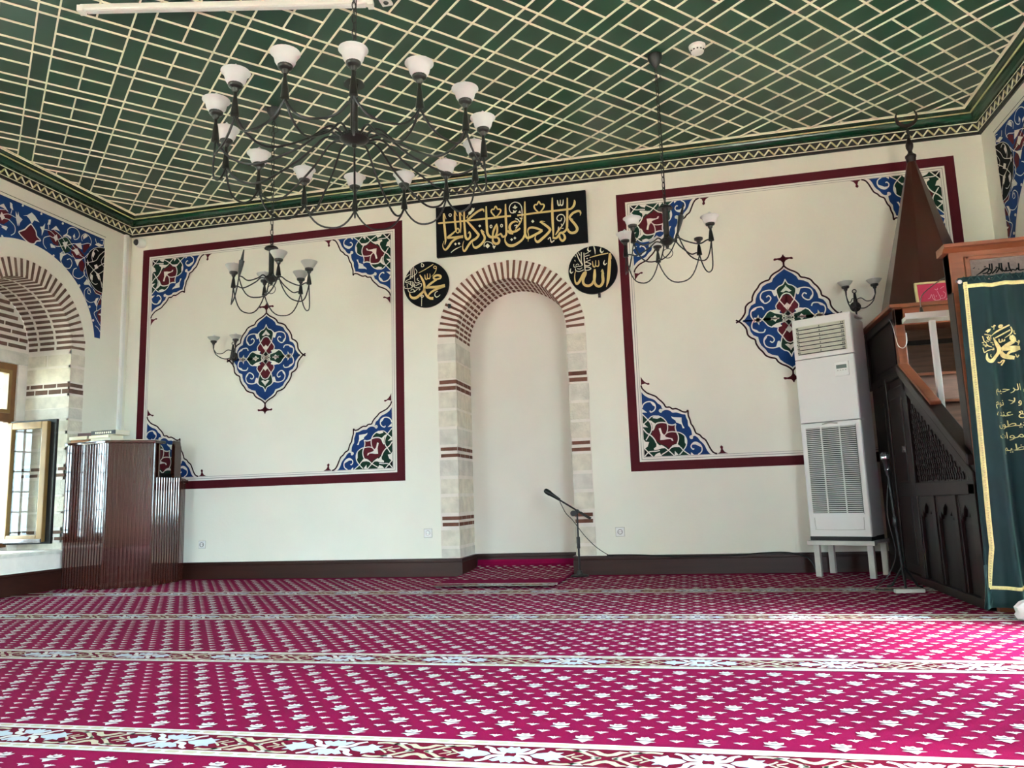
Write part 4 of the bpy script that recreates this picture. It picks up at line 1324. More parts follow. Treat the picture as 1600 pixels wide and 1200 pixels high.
def chandelier(name, label, x, y, zn, R, N, ph, sr, sh, hub_z, col_top, cone, sag, ztop, mount, broken=(), bare=(), arm_low=.06, backlit=False):
    t = thing(name, label, 'chandelier', (x, y, 0))
    mbm = MB()
    # stem, canopy and hub
    one('stem', t, lambda mb: (mb.lathe([(.02, hub_z), (.02, col_top - .02), (.024, col_top)], (0, 0, 0), M_PEWTER, 14), mb.lathe([(.055, col_top), (.05, col_top + .012), (.015, col_top + .03), (.006, col_top + .04)], (0, 0, 0), M_PEWTER, 20),
                                   mb.tube([(0, 0, col_top + .03), (0, .02, col_top + .05), (0, .012, col_top + .085), (0, -.012, col_top + .085), (0, -.02, col_top + .05), (0, 0, col_top + .03)], .004, M_BLACKMETAL, 6)), sm=True)
    hr = .045 if N < 10 else .075

    def hub(mb):
        mb.lathe([(.004, -.05), (.012, -.046), (.014, -.03), (hr * .7, -.022), (hr, -.006), (hr, .012), (hr * .7, .022), (.022, .034), (.02, .05)], (0, 0, hub_z), M_PEWTER, 24)
        for i in range(24):
            a = 2 * PI * i / 24
            bead(mb, (hr * math.cos(a), hr * math.sin(a), hub_z + .003), .006, M_PEWTER, 6)
    one('hub', t, hub, sm=True)
    if N < 10:
        one('bottom_ring', t, lambda mb: mb.tube([(.035 * math.cos(a), .006, hub_z - .085 + .035 * math.sin(a)) for a in [2 * PI * k / 14 for k in range(14)]], .0028, M_BLACKMETAL, 6, True), sm=True)
    one('chain', t, lambda mb: (chain(mb, (0, 0, col_top + .075), (0, 0, ztop - .03)), mb.tube([(.008, 0, col_top + .03), (.012, .004, (col_top + ztop) / 2), (.004, 0, ztop - .03)], .0028, M_BLACKMETAL, 5)))
    if mount:
        one('ceiling_rose', t, lambda mb: mb.lathe([(.006, -.1), (.012, -.095), (.03, -.07), (.052, -.03), (.056, 0)], (0, 0, ztop), M_BLACKMETAL, 20), sm=True)
        one('flex_loop', t, lambda mb: mb.tube([(.0, 0, ztop - .09), (.03, .01, ztop - .16), (.045, 0, ztop - .2), (.01, -.01, ztop - .22), (-.04, 0, ztop - .19), (-.03, .01, ztop - .15), (.0, 0, ztop - .15), (.012, 0, ztop - .3)], .0022, M_BLACKMETAL, 5))
    pos = []
    for i in range(N):
        a = ph + 2 * PI * i / N
        pos.append(Vector((R * math.cos(a), R * math.sin(a), zn)))
    for i, p in enumerate(pos):
        u = Vector((p.x, p.y, 0)).normalized()
        foot = p - Vector((0, 0, cone))
        tilt = Vector((-.25 * u.y, .25 * u.x, 1)).normalized() if i in broken else Vector((0, 0, 1))
        if i in broken:
            # the lamp fitting hangs loose and has lost its glass
            one('lamp_holder', t, lambda mb: mb.lathe([(.003, -cone * .2), (.006, 0), (.014, cone * .5), (.02, cone * 1.05), (.012, cone * 1.1), (.004, cone * 1.75)], foot, M_BLACKMETAL, 12, tilt), sm=True)
        else:
            one('lamp_holder', t, lambda mb: mb.lathe([(.012, -.004), (.02, 0), (.018, cone * .12), (.012, cone * .5), (.0085, cone * .62), (.008, cone)], foot, M_PEWTER, 12), sm=True)
            lamp_head(t, p, sr, sh, bell_prof if backlit else shade_prof, bulb_only=i in bare, glass=M_FROST2 if backlit else None)
        h0 = Vector((u.x * hr, u.y * hr, hub_z))
        mid = foot.z - arm_low
        path = [h0, h0 + u * (R * .12) + Vector((0, 0, .012)), u * (R * .42) + Vector((0, 0, (hub_z + mid) / 2 + .012)), u * (R * .72) + Vector((0, 0, mid + .006)), u * (R * .9) + Vector((0, 0, mid + .022)), foot + Vector((0, 0, .01))]
        path = smooth([tuple(q) for q in path], 5)
        one('arm', t, lambda mb: mb.tube(path, .006 if N > 10 else .005, M_BLACKMETAL, 6), sm=True)
        q = pos[(i + 1) % N] - Vector((0, 0, cone))
        sw = []
        for k in range(15):
            s = k / 14
            b = foot.lerp(q, s)
            out = Vector((b.x, b.y, 0)).normalized() * (.0 + .03 * math.sin(PI * s))
            sw.append(b + out - Vector((0, 0, sag * (1 - (abs(2 * s - 1)) ** 2.6))))
        one('swag', t, lambda mb: mb.tube(sw, .0056 if N > 10 else .0047, M_BLACKMETAL, 6), sm=True)
    return t


chandelier('chandelier', 'large iron ring chandelier with fourteen frosted glass lamps', -1.58, -3.514, 2.603, .675, 14, -1.60, .066, .075, 2.585, 2.885, .15, .115, ZC - .001, True, arm_low=.09)
chandelier('small_chandelier', 'small iron chandelier hanging before the painted panel nearest the ribbed pulpit desk', -3.0677, -1.7716, 2.522, .3, 6, -.870, .064, .062, 2.46, 2.70, .12, .17, ZC - .001, True, broken=(5,), arm_low=.012, backlit=True)
chandelier('small_chandelier', 'small iron chandelier with missing glass, before the panel behind the air conditioner', -.0301, -1.6839, 2.526, .31, 6, -1.3286, .064, .062, 2.46, 2.70, .12, .17, ZC - .001, True, broken=(0,), bare=(2,), arm_low=.012)


def sconce(label, x, z, dxs=(-.125, .125), out=.18):
    t = thing('wall_sconce', label, 'lamp', (x, 0, z))
    one('backplate', t, lambda mb: (mb.lathe([(.042, 0), (.046, .012), (.03, .03), (.012, .045)], (0, 0, -.02), M_BLACKMETAL, 18, (0, -1, 0)), mb.tube([(0, -.02, -.05), (0, -.035, 0), (0, -.03, .06), (0, -.026, .1)], [.016, .02, .013, .009], M_BLACKMETAL, 10),
                                        mb.tube([(.016 * math.cos(a), -.026, .115 + .016 * math.sin(a)) for a in [2 * PI * k / 12 for k in range(12)]], .004, M_BLACKMETAL, 6, True)), sm=True)
    one('base_drop', t, lambda mb: mb.lathe([(.002, -.13), (.006, -.11), (.008, -.07), (.02, -.05)], (0, -.022, 0), M_BLACKMETAL, 10), sm=True)
    for dx in dxs:
        L = Vector((dx, -out, .095))
        lo = smooth([(0, -.03, -.03), (dx * .45, -out * .5, -.055), (dx * .85, -out * .88, -.02), (dx, -out, .045), (dx, -out, .07)], 5)
        hi = smooth([(0, -.035, .035), (dx * .3, -out * .38, .04), (dx * .55, -out * .6, .0), (dx * .82, -out * .85, -.005), (dx * .97, -out * .98, .03)], 5)
        one('arm', t, lambda mb: (mb.tube(lo, .005, M_BLACKMETAL, 6), mb.tube(hi, .004, M_BLACKMETAL, 6), mb.lathe([(.006, -.055), (.009, 0)], L, M_BLACKMETAL, 10)), sm=True)
        lamp_head(t, L + Vector((0, 0, .02)), .062, .045, bowl_prof, tip=1.6, glass=M_FROST2)
    return t


sconce('black two-arm wall lamp beside the medallion nearest the ribbed pulpit desk', -4.515, 2.275)
sconce('black two-arm wall lamp above the tall air conditioner', 1.525, 2.27, (-.105, .125), .2)

# ---------------------------------------------------------------- ceiling fittings
p = onp(1089, 72, 2, ZC)
t = thing('smoke_detector', 'white round smoke detector on the green ceiling', 'smoke detector', (p.x, p.y, ZC))
one('body', t, lambda mb: mb.lathe([(.03, -.055), (.044, -.052), (.05, -.034), (.052, -.02), (.058, -.016), (.06, 0)], (0, 0, 0), M_WPLAST, 28), sm=True)
one('vent_slot', t, lambda mb: [mb.box((.048 * math.cos(a) - .006, .048 * math.sin(a) - .006, -.046), (.048 * math.cos(a) + .006, .048 * math.sin(a) + .006, -.04), M_BPLAST) for a in [2 * PI * k / 12 for k in range(12)]])

a, b = onp(127, 16, 2, ZC - .03), onp(580, 6, 2, ZC - .03)
t = thing('strip_light', 'long white strip light on the green ceiling', 'light', (a.x, a.y, ZC - .03))
d = Vector((b.x - a.x, b.y - a.y, 0))
one('housing', t, lambda mb: mb.bar((0, 0, .01), (d.x, d.y, .01), .05, .038, M_WPLAST), bevel=.006)
one('tube_cover', t, lambda mb: mb.bar(d * .02 + Vector((0, 0, -.012)), d * .98 + Vector((0, 0, -.012)), .03, .012, M_FROST))
one('end_cap', t, lambda mb: (mb.bar(d * -.008, d * .012, .056, .04, M_WPLAST), mb.bar(d * .988, d * 1.008, .056, .04, M_WPLAST)))

p = onp(603, 4, 2, ZC - .012)
t = thing('ceiling_spot', 'tiny white square fitting on the ceiling near the strip light', 'light', (p.x, p.y, ZC))
one('plate', t, lambda mb: mb.box((-.035, -.035, -.014), (.035, .035, 0), M_WPLAST))
one('lens', t, lambda mb: mb.lathe([(.012, -.022), (.018, -.014)], (0, 0, 0), M_BPLAST, 12))

# ---------------------------------------------------------------- wall fittings
p = onp(217, 378, 1, -.055)
t = thing('security_camera', 'white dome camera high in the wall corner under the cornice', 'camera', (p.x, -.004, p.z))
one('housing', t, lambda mb: mb.lathe([(.05, 0), (.056, .02), (.056, .045), (.048, .075), (.03, .088)], (.02, 0, -.005), M_WPLAST, 24, (-.35, -1, -.1)), sm=True)
one('lens_dome', t, lambda mb: mb.lathe([(.036 * math.cos(a), .078 + .036 * math.sin(a)) for a in [PI / 2 * i / 6 for i in range(7)]], (.02, 0, -.005), M_BPLAST, 20, (-.35, -1, -.1)), sm=True)

t = tag(one('cable_trunking', None, lambda mb: (mb.box((XL, -.115, .19), (XL + .025, -.065, 3.685), M_WPLAST), mb.box((XL + .025, -.108, .19), (XL + .03, -.072, 3.685), M_WPLAST)), loc=(XL, -.09, .19)), 'white cable trunking running up the wall corner', 'trunking')
for q, lab in (((669, 833), 'white wall socket beside the foot of the niche'), ((969, 831), 'white wall socket between the microphone stand and the air conditioner'), ((316, 851), 'white wall socket beside the ribbed pulpit desk')):
    p = onp(q[0], q[1], 1, 0)
    h = .038 if q[0] > 400 else .036
    t = thing('wall_socket', lab, 'socket', (p.x, 0, p.z), group='wall sockets')
    one('face_plate', t, lambda mb: mb.box((-h, -.01, -h), (h, .004, h), M_WPLAST), bevel=.004)
    one('plate_rim', t, lambda mb: mb.box((-h - .003, -.004, -h - .003), (h + .003, .002, h + .003), M_ACG))
    one('socket_well', t, lambda mb: mb.lathe([(.021, 0), (.023, .002), (.023, .004), (.019, .004), (.018, -.004)], (0, -.009, 0), M_CHROME, 20, (0, -1, 0)))
    one('pin_hole', t, lambda mb: [mb.lathe([(.0035, 0), (.0035, .003)], (s * .009, -.009, 0), M_BPLAST, 8, (0, -1, 0)) for s in (-1, 1)])

# ================================================================== FLOOR ITEMS
# rug in the niche: lies on the carpet, runs up the back wall of the niche; its border faces the room
t = thing('prayer_rug', 'narrow crimson rug with a cream border laid into the prayer niche', 'rug', (MX, -.3, .004))
path = [(-.50, .012), (-.46, .016), (.30, .02), (.62, .03), (.72, .042), (.758, .062), (.768, .085), (.770, .105)]


def rug(mb):
    xs = (-.508, .505)
    for (y0, z0), (y1, z1) in zip(path[:-1], path[1:]):
        mb.hexa([(xs[0], y0, max(z0 - .012, 0)), (xs[1], y0, max(z0 - .012, 0)), (xs[1], y1 + .004, max(z1 - .012, 0)), (xs[0], y1 + .004, max(z1 - .012, 0)), (xs[0], y0, z0), (xs[1], y0, z0), (xs[1], y1, z1), (xs[0], y1, z1)], M_CARPET)


one('pile', t, rug)


def rug_flowers(mb):
    L = [0]
    for (y0, z0), (y1, z1) in zip(path[:-1], path[1:]):
        L.append(L[-1] + math.hypot(y1 - y0, z1 - z0))

    def at(s):
        for i in range(len(path) - 1):
            if s <= L[i + 1] or i == len(path) - 2:
                f = (s - L[i]) / (L[i + 1] - L[i])
                (y0, z0), (y1, z1) = path[i], path[i + 1]
                k = math.hypot(y1 - y0, z1 - z0)
                return y0 + (y1 - y0) * f - (z1 - z0) / k * .002, z0 + (z1 - z0) * f + (y1 - y0) / k * .002
    for i in range(10):
        s = .3 + i * .1225
        for j in range(-4, 5):
            for kind, dx, ds in (('f', (P0 / 2 if i % 2 else 0), 0), ('b', (0 if i % 2 else P0 / 2), 0), ('b', P0 / 4, .061), ('b', -P0 / 4, .061)):
                x = j * P0 + dx
                if abs(x) < .49 and s + ds < L[-1] - .03:
                    sc = .06 if kind == 'f' else .045
                    [mb.poly(g_, M_CMOT, lambda a, b: (x + a * sc,) + at(s + ds + b * sc)) for g_ in ((FLOWER, CALYX) if kind == 'f' else (BUD,))]


one('flower_pattern', t, rug_flowers, fix=False)
bb = MB()
band(bb, -.31 - .3 + .3, -.507, .504, .0135, .19)
o = bb.build('border', t, fix=False)
o.location = (0, .01 - .2, .0008)
one('fringe', t, lambda mb: [mb.bar((-.502 + i * .0125, -.498, .012), (-.502 + i * .0125 + random.uniform(-.004, .004), -.522, .004), .006, .004, M_CMOT) for i in range(81)])


def mic_head(mb, p, ax, r=.026, m=None):
    ax = Vector(ax).normalized()
    mb.lathe([(.004, 0), (.012, .0), (.016, .06), (.02, .10), (.023, .105), (r, .115), (r, .14), (r * .8, .16), (r * .3, .168)], p, m or M_BPLAST, 14, ax)


# microphone stand by the niche
bx_, by_ = -.975, -.15
t = thing('microphone_stand', 'black boom microphone stand on a round foot beside the niche', 'microphone stand', (bx_, by_, 0))
one('round_base', t, lambda mb: mb.lathe([(.078, 0), (.08, .006), (.076, .014), (.03, .02), (.02, .05)], (0, 0, .0), M_BPLAST, 32), sm=True)
one('pole', t, lambda mb: (mb.lathe([(.0095, .03), (.0095, .24), (.015, .245), (.015, .33), (.008, .335), (.008, .555)], (0, 0, 0), M_BLACKMETAL, 12)), sm=True)
one('pole_grip', t, lambda mb: mb.lathe([(.014, .02), (.016, .03), (.016, .08), (.012, .085)], (0, 0, .26), M_BPLAST, 12), sm=True)
one('clutch_knob', t, lambda mb: (mb.lathe([(.02, -.025), (.02, .025)], (0, 0, .565), M_BPLAST, 14, (0, 1, 0)), mb.lathe([(.026, 0), (.026, .02)], (-.03, -.015, .55), M_BPLAST, 12, (0, -1, 0))), sm=True)
one('boom_arm', t, lambda mb: mb.tube([(.1, 0, .51), (-.19, 0, .695)], .0075, M_BLACKMETAL, 10), sm=True)
one('counterweight', t, lambda mb: mb.tube([(.12, 0, .498), (.03, 0, .555)], .012, M_BPLAST, 10), sm=True)
mic = one('microphone', t, lambda mb: mic_head(mb, (-.15, -.0, .672), (-.82, 0, .56), .024), sm=True)
one('cable', t, lambda mb: mb.tube(smooth([(-.15, -.012, .66), (-.1, -.03, .56), (-.045, -.03, .5), (-.01, -.02, .45), (.06, 0, .35), (.15, .04, .25), (.25, .09, .175), (.3, .09, .165)], 5), .0035, M_BPLAST, 6), sm=True)
t = tag(one('floor_cable', None, lambda mb: mb.tube(smooth([(-.74, -.046, .172), (-.5, -.044, .17), (-.2, -.046, .156), (.1, -.044, .15), (.4, -.046, .158), (.62, -.044, .17), (.8, -.046, .168), (.95, -.05, .12), (1.0, -.12, .02)], 5), .006, M_BPLAST, 6), sm=True, loc=(.1, -.046, .15)), 'black cable running along the baseboard top towards the air conditioner', 'cable')
# ---------------------------------------------------------------- tower air conditioner on its timber stand
acx, acy, acr = .93, -.35, math.radians(-28.6)
t = thing('timber_stand', 'low whitewashed timber stand under the air conditioner', 'stand', (acx, acy, 0), acr)
AW, AD = .50, .37
for sx, sy in ((.02, .02), (AW - .07, .02), (.03, AD - .06), (AW - .06, AD - .05)):
    one('leg', t, lambda mb: mb.box((sx, sy, 0), (sx + .045, sy + .04, .25), M_PLYG), bevel=.003)
one('top', t, lambda mb: (mb.box((-.015, -.015, .25), (AW, .05, .285), M_PLYG), mb.box((-.015, AD - .05, .25), (AW, AD, .285), M_PLYG), mb.box((-.015, .05, .265), (AW, AD - .05, .285), M_PLYG)), bevel=.003)
ac = thing('air_conditioner', 'tall white tower air conditioner standing on a timber stand', 'air conditioner', (acx, acy, .285), acr)
X0, X1, HA = .0, AW - .02, 1.80
one('rear_body', ac, lambda mb: mb.box((X0 + .008, .11, .03), (X1 - .005, AD - .02, HA - .02), M_ACW), bevel=.012)
one('plinth', ac, lambda mb: mb.box((X0 + .006, .01, 0), (X1 - .006, AD - .03, .032), M_ACD))


def front(mb):
    n = 9
    prof = [(X0, .12)] + [(X0 + .012 * (1 - math.cos(PI / 2 * i / 3)), .02 - .0 + .02 * (1 - math.sin(PI / 2 * i / 3))) for i in range(4)] + [(X1 - .012 * (1 - math.cos(PI / 2 * i / 3)), .02 + .02 * (1 - math.sin(PI / 2 * i / 3))) for i in (3, 2, 1, 0)] + [(X1, .12)]
    for z0, z1 in ((.03, .94), (.946, HA - .33), (HA - .324, HA)):
        mb.prism(prof, z0, z1, M_ACW)


fr = one('front_cover', ac, front, bevel=.004)
one('lower_panel_line', fr, lambda mb: mb.tube(smooth([(X0 + .05, .0195, .18), (X0 + .055, .0195, .10), (X0 + .08, .0195, .085), (X1 - .08, .0195, .085), (X1 - .055, .0195, .1), (X1 - .05, .0195, .18)], 4), .0018, M_ACG, 5))
g = one('intake_grille', ac, lambda mb: mb.box((X0 + .045, .014, .215), (X1 - .045, .021, .9), M_ACD))
one('slats', g, lambda mb: [mb.hexa([(X0 + .045, .004, .222 + i * .0155), (X1 - .045, .004, .222 + i * .0155), (X1 - .045, .014, .226 + i * .0155), (X0 + .045, .014, .226 + i * .0155), (X0 + .045, .004, .2262 + i * .0155), (X1 - .045, .004, .2262 + i * .0155), (X1 - .045, .014, .2302 + i * .0155), (X0 + .045, .014, .2302 + i * .0155)], M_ACW) for i in range(44)])
one('mullions', g, lambda mb: [mb.box((x, .002, .215), (x + .008, .018, .9), M_ACW) for x in (X0 + .165, X0 + .31)] + [mb.box((X0 + .04, .006, .205), (X1 - .04, .02, .216), M_ACW), mb.box((X0 + .04, .006, .899), (X1 - .04, .02, .909), M_ACW)])
one('grip', ac, lambda mb: mb.tube(smooth([(X0 + .18, .018, .925), (X0 + .24, .012, .932), (X0 + .3, .018, .925)], 4), .005, M_ACG, 6))
lv = one('outlet_vent', ac, lambda mb: mb.box((X0 + .035, .014, HA - .29), (X1 - .05, .022, HA - .05), M_ACS))
one('louvre', lv, lambda mb: [mb.hexa([(X0 + .04, -.002, HA - .282 + i * .034), (X1 - .055, -.002, HA - .282 + i * .034), (X1 - .055, .016, HA - .26 + i * .034), (X0 + .04, .016, HA - .26 + i * .034), (X0 + .04, -.002, HA - .278 + i * .034), (X1 - .055, -.002, HA - .278 + i * .034), (X1 - .055, .016, HA - .256 + i * .034), (X0 + .04, .016, HA - .256 + i * .034)], M_ACS) for i in range(7)])
one('louvre_shadow_gap', lv, lambda mb: [mb.box((X0 + .042, .012, HA - .2875 + i * .034), (X1 - .057, .0135, HA - .277 + i * .034), M_ACD) for i in range(7)] + [mb.box((x, -.004, HA - .28 + i * .034), (x + .004, .004, HA - .266 + i * .034), M_ACD) for i in range(7) for x in (X0 + .045, X0 + .057, X1 - .075, X1 - .063, (X0 + X1) / 2 - .01)])
cp = one('control_panel', ac, lambda mb: mb.box((X1 - .16, .012, HA - .5), (X1 - .05, .022, HA - .385), M_WPLAST), bevel=.002)
one('display', cp, lambda mb: mb.box((X1 - .146, .0105, HA - .44), (X1 - .066, .0125, HA - .41), M_LCD))
one('buttons', cp, lambda mb: [mb.box((X1 - .14 + i * .02, .0105, HA - .458), (X1 - .13 + i * .02, .0125, HA - .452), M_ACG) for i in range(4)])
one('top_cap', ac, lambda mb: mb.prism([(X0 + .004, .03), (X1 - .004, .03), (X1 - .004, AD - .02), (X1 - .06, AD - .01), (X0 + .05, AD - .01)], HA, HA + .015, M_ACW), bevel=.004)

# second microphone stand, before the pulpit
t = thing('straight_microphone_stand', 'black straight microphone stand leaning beside the pulpit door', 'microphone stand', (1.40, -1.2, 0))
for a in (.3, 2.4, 4.5):
    one('leg', t, lambda mb: mb.tube([(.0, 0, .16), (.09 * math.cos(a), .09 * math.sin(a), .02), (.125 * math.cos(a), .125 * math.sin(a), .009)], .008, M_BPLAST, 8), sm=True)
one('pole', t, lambda mb: mb.tube([(0, 0, .05), (-.02, 0, .45), (-.035, .0, .82)], [.011, .01, .008], M_BLACKMETAL, 10), sm=True)
one('pole_grip', t, lambda mb: mb.lathe([(.012, 0), (.017, .01), (.017, .06), (.012, .07)], (-.02, 0, .42), M_BPLAST, 12), sm=True)
one('mic_clip', t, lambda mb: mb.lathe([(.01, 0), (.018, .01), (.016, .05)], (-.036, 0, .8), M_CHROME, 12), sm=True)
m_ = one('microphone', t, lambda mb: mic_head(mb, (-.036, 0, .77), (-.06, -.05, 1), .029), sm=True)
one('microphone_grille', m_, lambda mb: mb.lathe([(.029, 0), (.031, .01), (.028, .032), (.016, .046), (.002, .05)], (-.0435, -.006, .885), M_CHROME, 16), sm=True)
one('cable', t, lambda mb: mb.tube(smooth([(-.03, .015, .76), (-.06, .02, .5), (-.03, .03, .25), (-.08, .05, .1), (-.16, .02, .03), (-.2, -.06, .008), (-.1, -.1, .008), (.02, -.05, .008)], 5), .004, M_BPLAST, 6), sm=True)
tag(one('power_strip', None, lambda mb: (mb.box((-.08, -.022, 0), (.1, .022, .022), M_PLYG), [mb.lathe([(.014, 0), (.014, .002)], (-.05 + i * .05, 0, .022), M_ACG, 12) for i in range(3)]), loc=None), 'small pale power strip on the carpet beside the pulpit foot', 'power strip')
bpy.data.objects['power_strip'].location = (1.36, -1.42, .005)
bpy.data.objects['power_strip'].rotation_euler = (0, 0, .1)

# ================================================================== RIBBED PULPIT DESK AND BOOKS
t = thing('pulpit_desk', 'dark glossy ribbed wooden pulpit desk in the wall corner with books on top', 'pulpit', (-5.3, -.5, 0))
OX, OY = -5.3, -.5
A, B, M, C = (-5.785, -.775), (-5.27, -.857), (-4.95, -.62), (-4.937, -.236)


def ribbed(mb, p, q, z0, z1, pitch=.0345):
    p, q = Vector((p[0] - OX, p[1] - OY)), Vector((q[0] - OX, q[1] - OY))
    L = (q - p).length
    n = max(1, round(L / pitch))
    d = (q - p) / n
    nn = Vector((d.y, -d.x)).normalized()
    pts = []
    for i in range(n):
        for f, h in ((0, -.009), (.13, -.009), (.16, .004), (.22, .0065), (.78, .0065), (.84, .004), (.87, -.009)):
            v = p + d * (i + f) + nn * h
            pts.append((v.x, v.y))
    pts.append((q.x, q.y))
    pts += [(q.x - nn.x * .02, q.y - nn.y * .02), (p.x - nn.x * .02, p.y - nn.y * .02)]
    mb.prism(pts, z0, z1, M_LECT)


one('front_panel', t, lambda mb: ribbed(mb, A, B, 0, 1.335))
one('front_panel', t, lambda mb: ribbed(mb, B, M, 0, 1.335))
one('side_panel', t, lambda mb: ribbed(mb, M, C, 0, 1.01))
one('end_panel', t, lambda mb: ribbed(mb, C, (-5.02, -.045), 0, 1.01))
one('corner_post', t, lambda mb: [mb.lathe([(.016, 0), (.016, 1.335)], (p[0] - OX, p[1] - OY, 0), M_LECT, 10) for p in (B, M)], sm=True)
top = [(-5.79, -.81), (-5.262, -.897), (-4.915, -.645), (-4.915, -.5), (-5.10, -.5), (-5.34, -.55), (-5.79, -.50)]
one('top_board', t, lambda mb: mb.prism([(a - OX, b - OY) for a, b in top], 1.335, 1.362, M_LECT), bevel=.006)
one('inner_panel', t, lambda mb: (mb.prism([(a - OX, b - OY) for a, b in ((-5.75, -.54), (-5.34, -.58), (-5.1, -.54), (-5.1, -.52), (-5.34, -.56), (-5.75, -.52))], 0, 1.335, M_LECT), mb.prism([(a - OX, b - OY) for a, b in ((-5.1, -.54), (-4.96, -.54), (-4.96, -.52), (-5.1, -.52))], 0, 1.335, M_LECT)))
one('seat', t, lambda mb: mb.box((-5.72 - OX, -.51 - OY, .96), (-4.97 - OX, -.06 - OY, .995), M_LECT), bevel=.006)
one('seat_cushion', t, lambda mb: mb.box((-5.6 - OX, -.48 - OY, .995), (-5.0 - OX, -.12 - OY, 1.06), M_DARK), bevel=.02)
one('back_post', t, lambda mb: mb.prism([(-.022, .98), (.022, .98), (.02, 1.32), (.012, 1.37), (0, 1.385), (-.012, 1.37), (-.02, 1.32)], -.05, .05, M_LECT, lambda a, b, h: (-4.962 - OX + a, -.28 - OY + h, b)), bevel=.006)


def book(label, x, y, z, wd, dp, th, rz, cov, spine=None, group='books on the pulpit desk', open_=False):
    t = thing('booklet' if th < .012 else 'book', label, 'book', (x, y, z), rz, group)
    one('cover', t, lambda mb: (mb.box((-wd / 2, -dp / 2, 0), (wd / 2, dp / 2, .003), cov), mb.box((-wd / 2, -dp / 2, th - .003), (wd / 2, dp / 2, th), cov), mb.box((-wd / 2, -dp / 2, 0), (wd / 2, -dp / 2 + .004, th), spine or cov)))
    one('pages', t, lambda mb: mb.box((-wd / 2 + .004, -dp / 2 + .005, .003), (wd / 2 - .004, dp / 2 - .005, th - .003), M_PAGE))
    return t


ZT = 1.3625
book('tan book at the bottom of the small pile nearest the window', -5.66, -.70, ZT, .2, .14, .028, .0, M_COVT)
book('cream paged book in the middle of the pile nearest the window', -5.67, -.70, ZT + .0285, .22, .15, .034, -.1, M_COVW)
book('small maroon book on top of the pile nearest the window', -5.62, -.69, ZT + .063, .17, .12, .032, -.05, M_COVR)
book('thick white book under the largest book on the pulpit desk', -5.38, -.73, ZT, .24, .17, .03, -.1, M_PAGE)
book('flat cream book between two others in the tall pile', -5.40, -.73, ZT + .0305, .25, .17, .028, -.15, M_COVW)
tb = book('large cream book with black spine on top of the tall pile', -5.35, -.73, ZT + .059, .28, .19, .042, -.05, M_COVW, M_COVB)
one('spine_lettering', tb, lambda mb: [mb.box((-.09 + i * .024, -.0962, .012), (-.075 + i * .024, -.0952, .03), M_PALEL) for i in range(8)])
book('thin pale booklet near the middle of the pulpit desk top', -5.13, -.69, ZT, .2, .13, .009, .6, M_COVW)
book('thin pale booklet at the end of the pulpit desk top farthest from the window', -5.0, -.60, ZT, .13, .1, .007, .7, M_PLYG)

# ================================================================== WOODEN PULPIT (MINBAR)
SX, PY = 1.57, -2.2                        # plane of the visible side; plane of the portal front
PR = 2.655                                 # far side, against the wall
t = thing('minbar', 'tall dark wooden pulpit with stairs, curtained portal and pointed canopy', 'pulpit', (SX, -1.1, 0))
mp0 = lambda x, y, z: (x - SX, y + 1.1, z)


def pbox(mb, a, b, m):
    mb.box(mp0(*a), mp0(*b), m)


def side(mb, pts, d0, d1, m):
    """outline (y, z) on the side plane, from x = SX + d0 to SX + d1."""
    mb.prism(pts, d0, d1, m, lambda a, b, h: (h, a + 1.1, b))


rail = lambda y: 1.545 + (y + 1.0) * .565          # top edge of the stair rail along y (falls towards the portal)
sp = MB()
# framework of the side
side(sp, [(-.46, 0), (-.46, 1.5), (-.98, 1.52), (-2.2, .84), (-2.2, 0)], .035, .06, M_WOODD)
for y0, y1, z0, z1 in ((-.53, -.46, 0, 1.53), (-1.06, -.96, 0, 1.5), (-2.2, -2.1, 0, .70)):
    side(sp, [(y0, z0), (y1, z0), (y1, z1), (y0, z1)], 0, .05, M_WOODD)
side(sp, [(-2.2, .635), (-1.06, .62), (-1.06, .715), (-2.2, .715)], .0, .05, M_WOODD)
side(sp, [(-2.2, 0), (-.46, 0), (-.46, .055), (-2.2, .055)], -.004, .05, M_WOODD)
side(sp, [(-1.0, 1.46), (-2.2, .765), (-2.2, .70), (-1.0, 1.385)], .0, .05, M_WOODD)
for y in (-1.415, -1.835):
    side(sp, [(y - .03, .055), (y + .03, .055), (y + .03, .635), (y - .03, .635)], .0, .05, M_WOODD)
sp.build('side_frame', t, bevel=.005)
one('recess_back', t, lambda mb: side(mb, [(-2.1, .055), (-1.06, .055), (-1.06, .63), (-2.1, .63)], .0325, .0345, M_DARKW))  # sheet darker than the frame wood, painting the shade of the recesses
# arched recesses below
for i, (a, b) in enumerate(((-1.06, -1.385), (-1.445, -1.805), (-1.865, -2.1))):
    def arch(mb, a=a, b=b):
        w_ = a - b
        pts = [(b, .63), (a, .63), (a, .48)]
        prof = [(0, .48), (.06, .46), (.1, .50), (.16, .475), (.22, .525), (.3, .5), (.38, .55), (.5, .575), (.62, .55), (.7, .5), (.78, .525), (.84, .475), (.9, .50), (.94, .46), (1, .48)]
        pts = [(b, .635), (a, .635)] + [(a - f * w_, z) for f, z in prof]
        side(mb, pts, .012, .034, M_WOODD)
        for y0, y1 in ((a, a - .02), (b + .02, b)):
            side(mb, [(y1, .055), (y0, .055), (y0, .635), (y1, .635)], .008, .034, M_WOODD)
    one('arched_panel', t, arch, bevel=.004)
one('carved_panel', t, lambda mb: side(mb, [(-1.10, .715), (-1.10, 1.32), (-2.13, .735), (-2.13, .715)], .018, .036, M_CARVE))


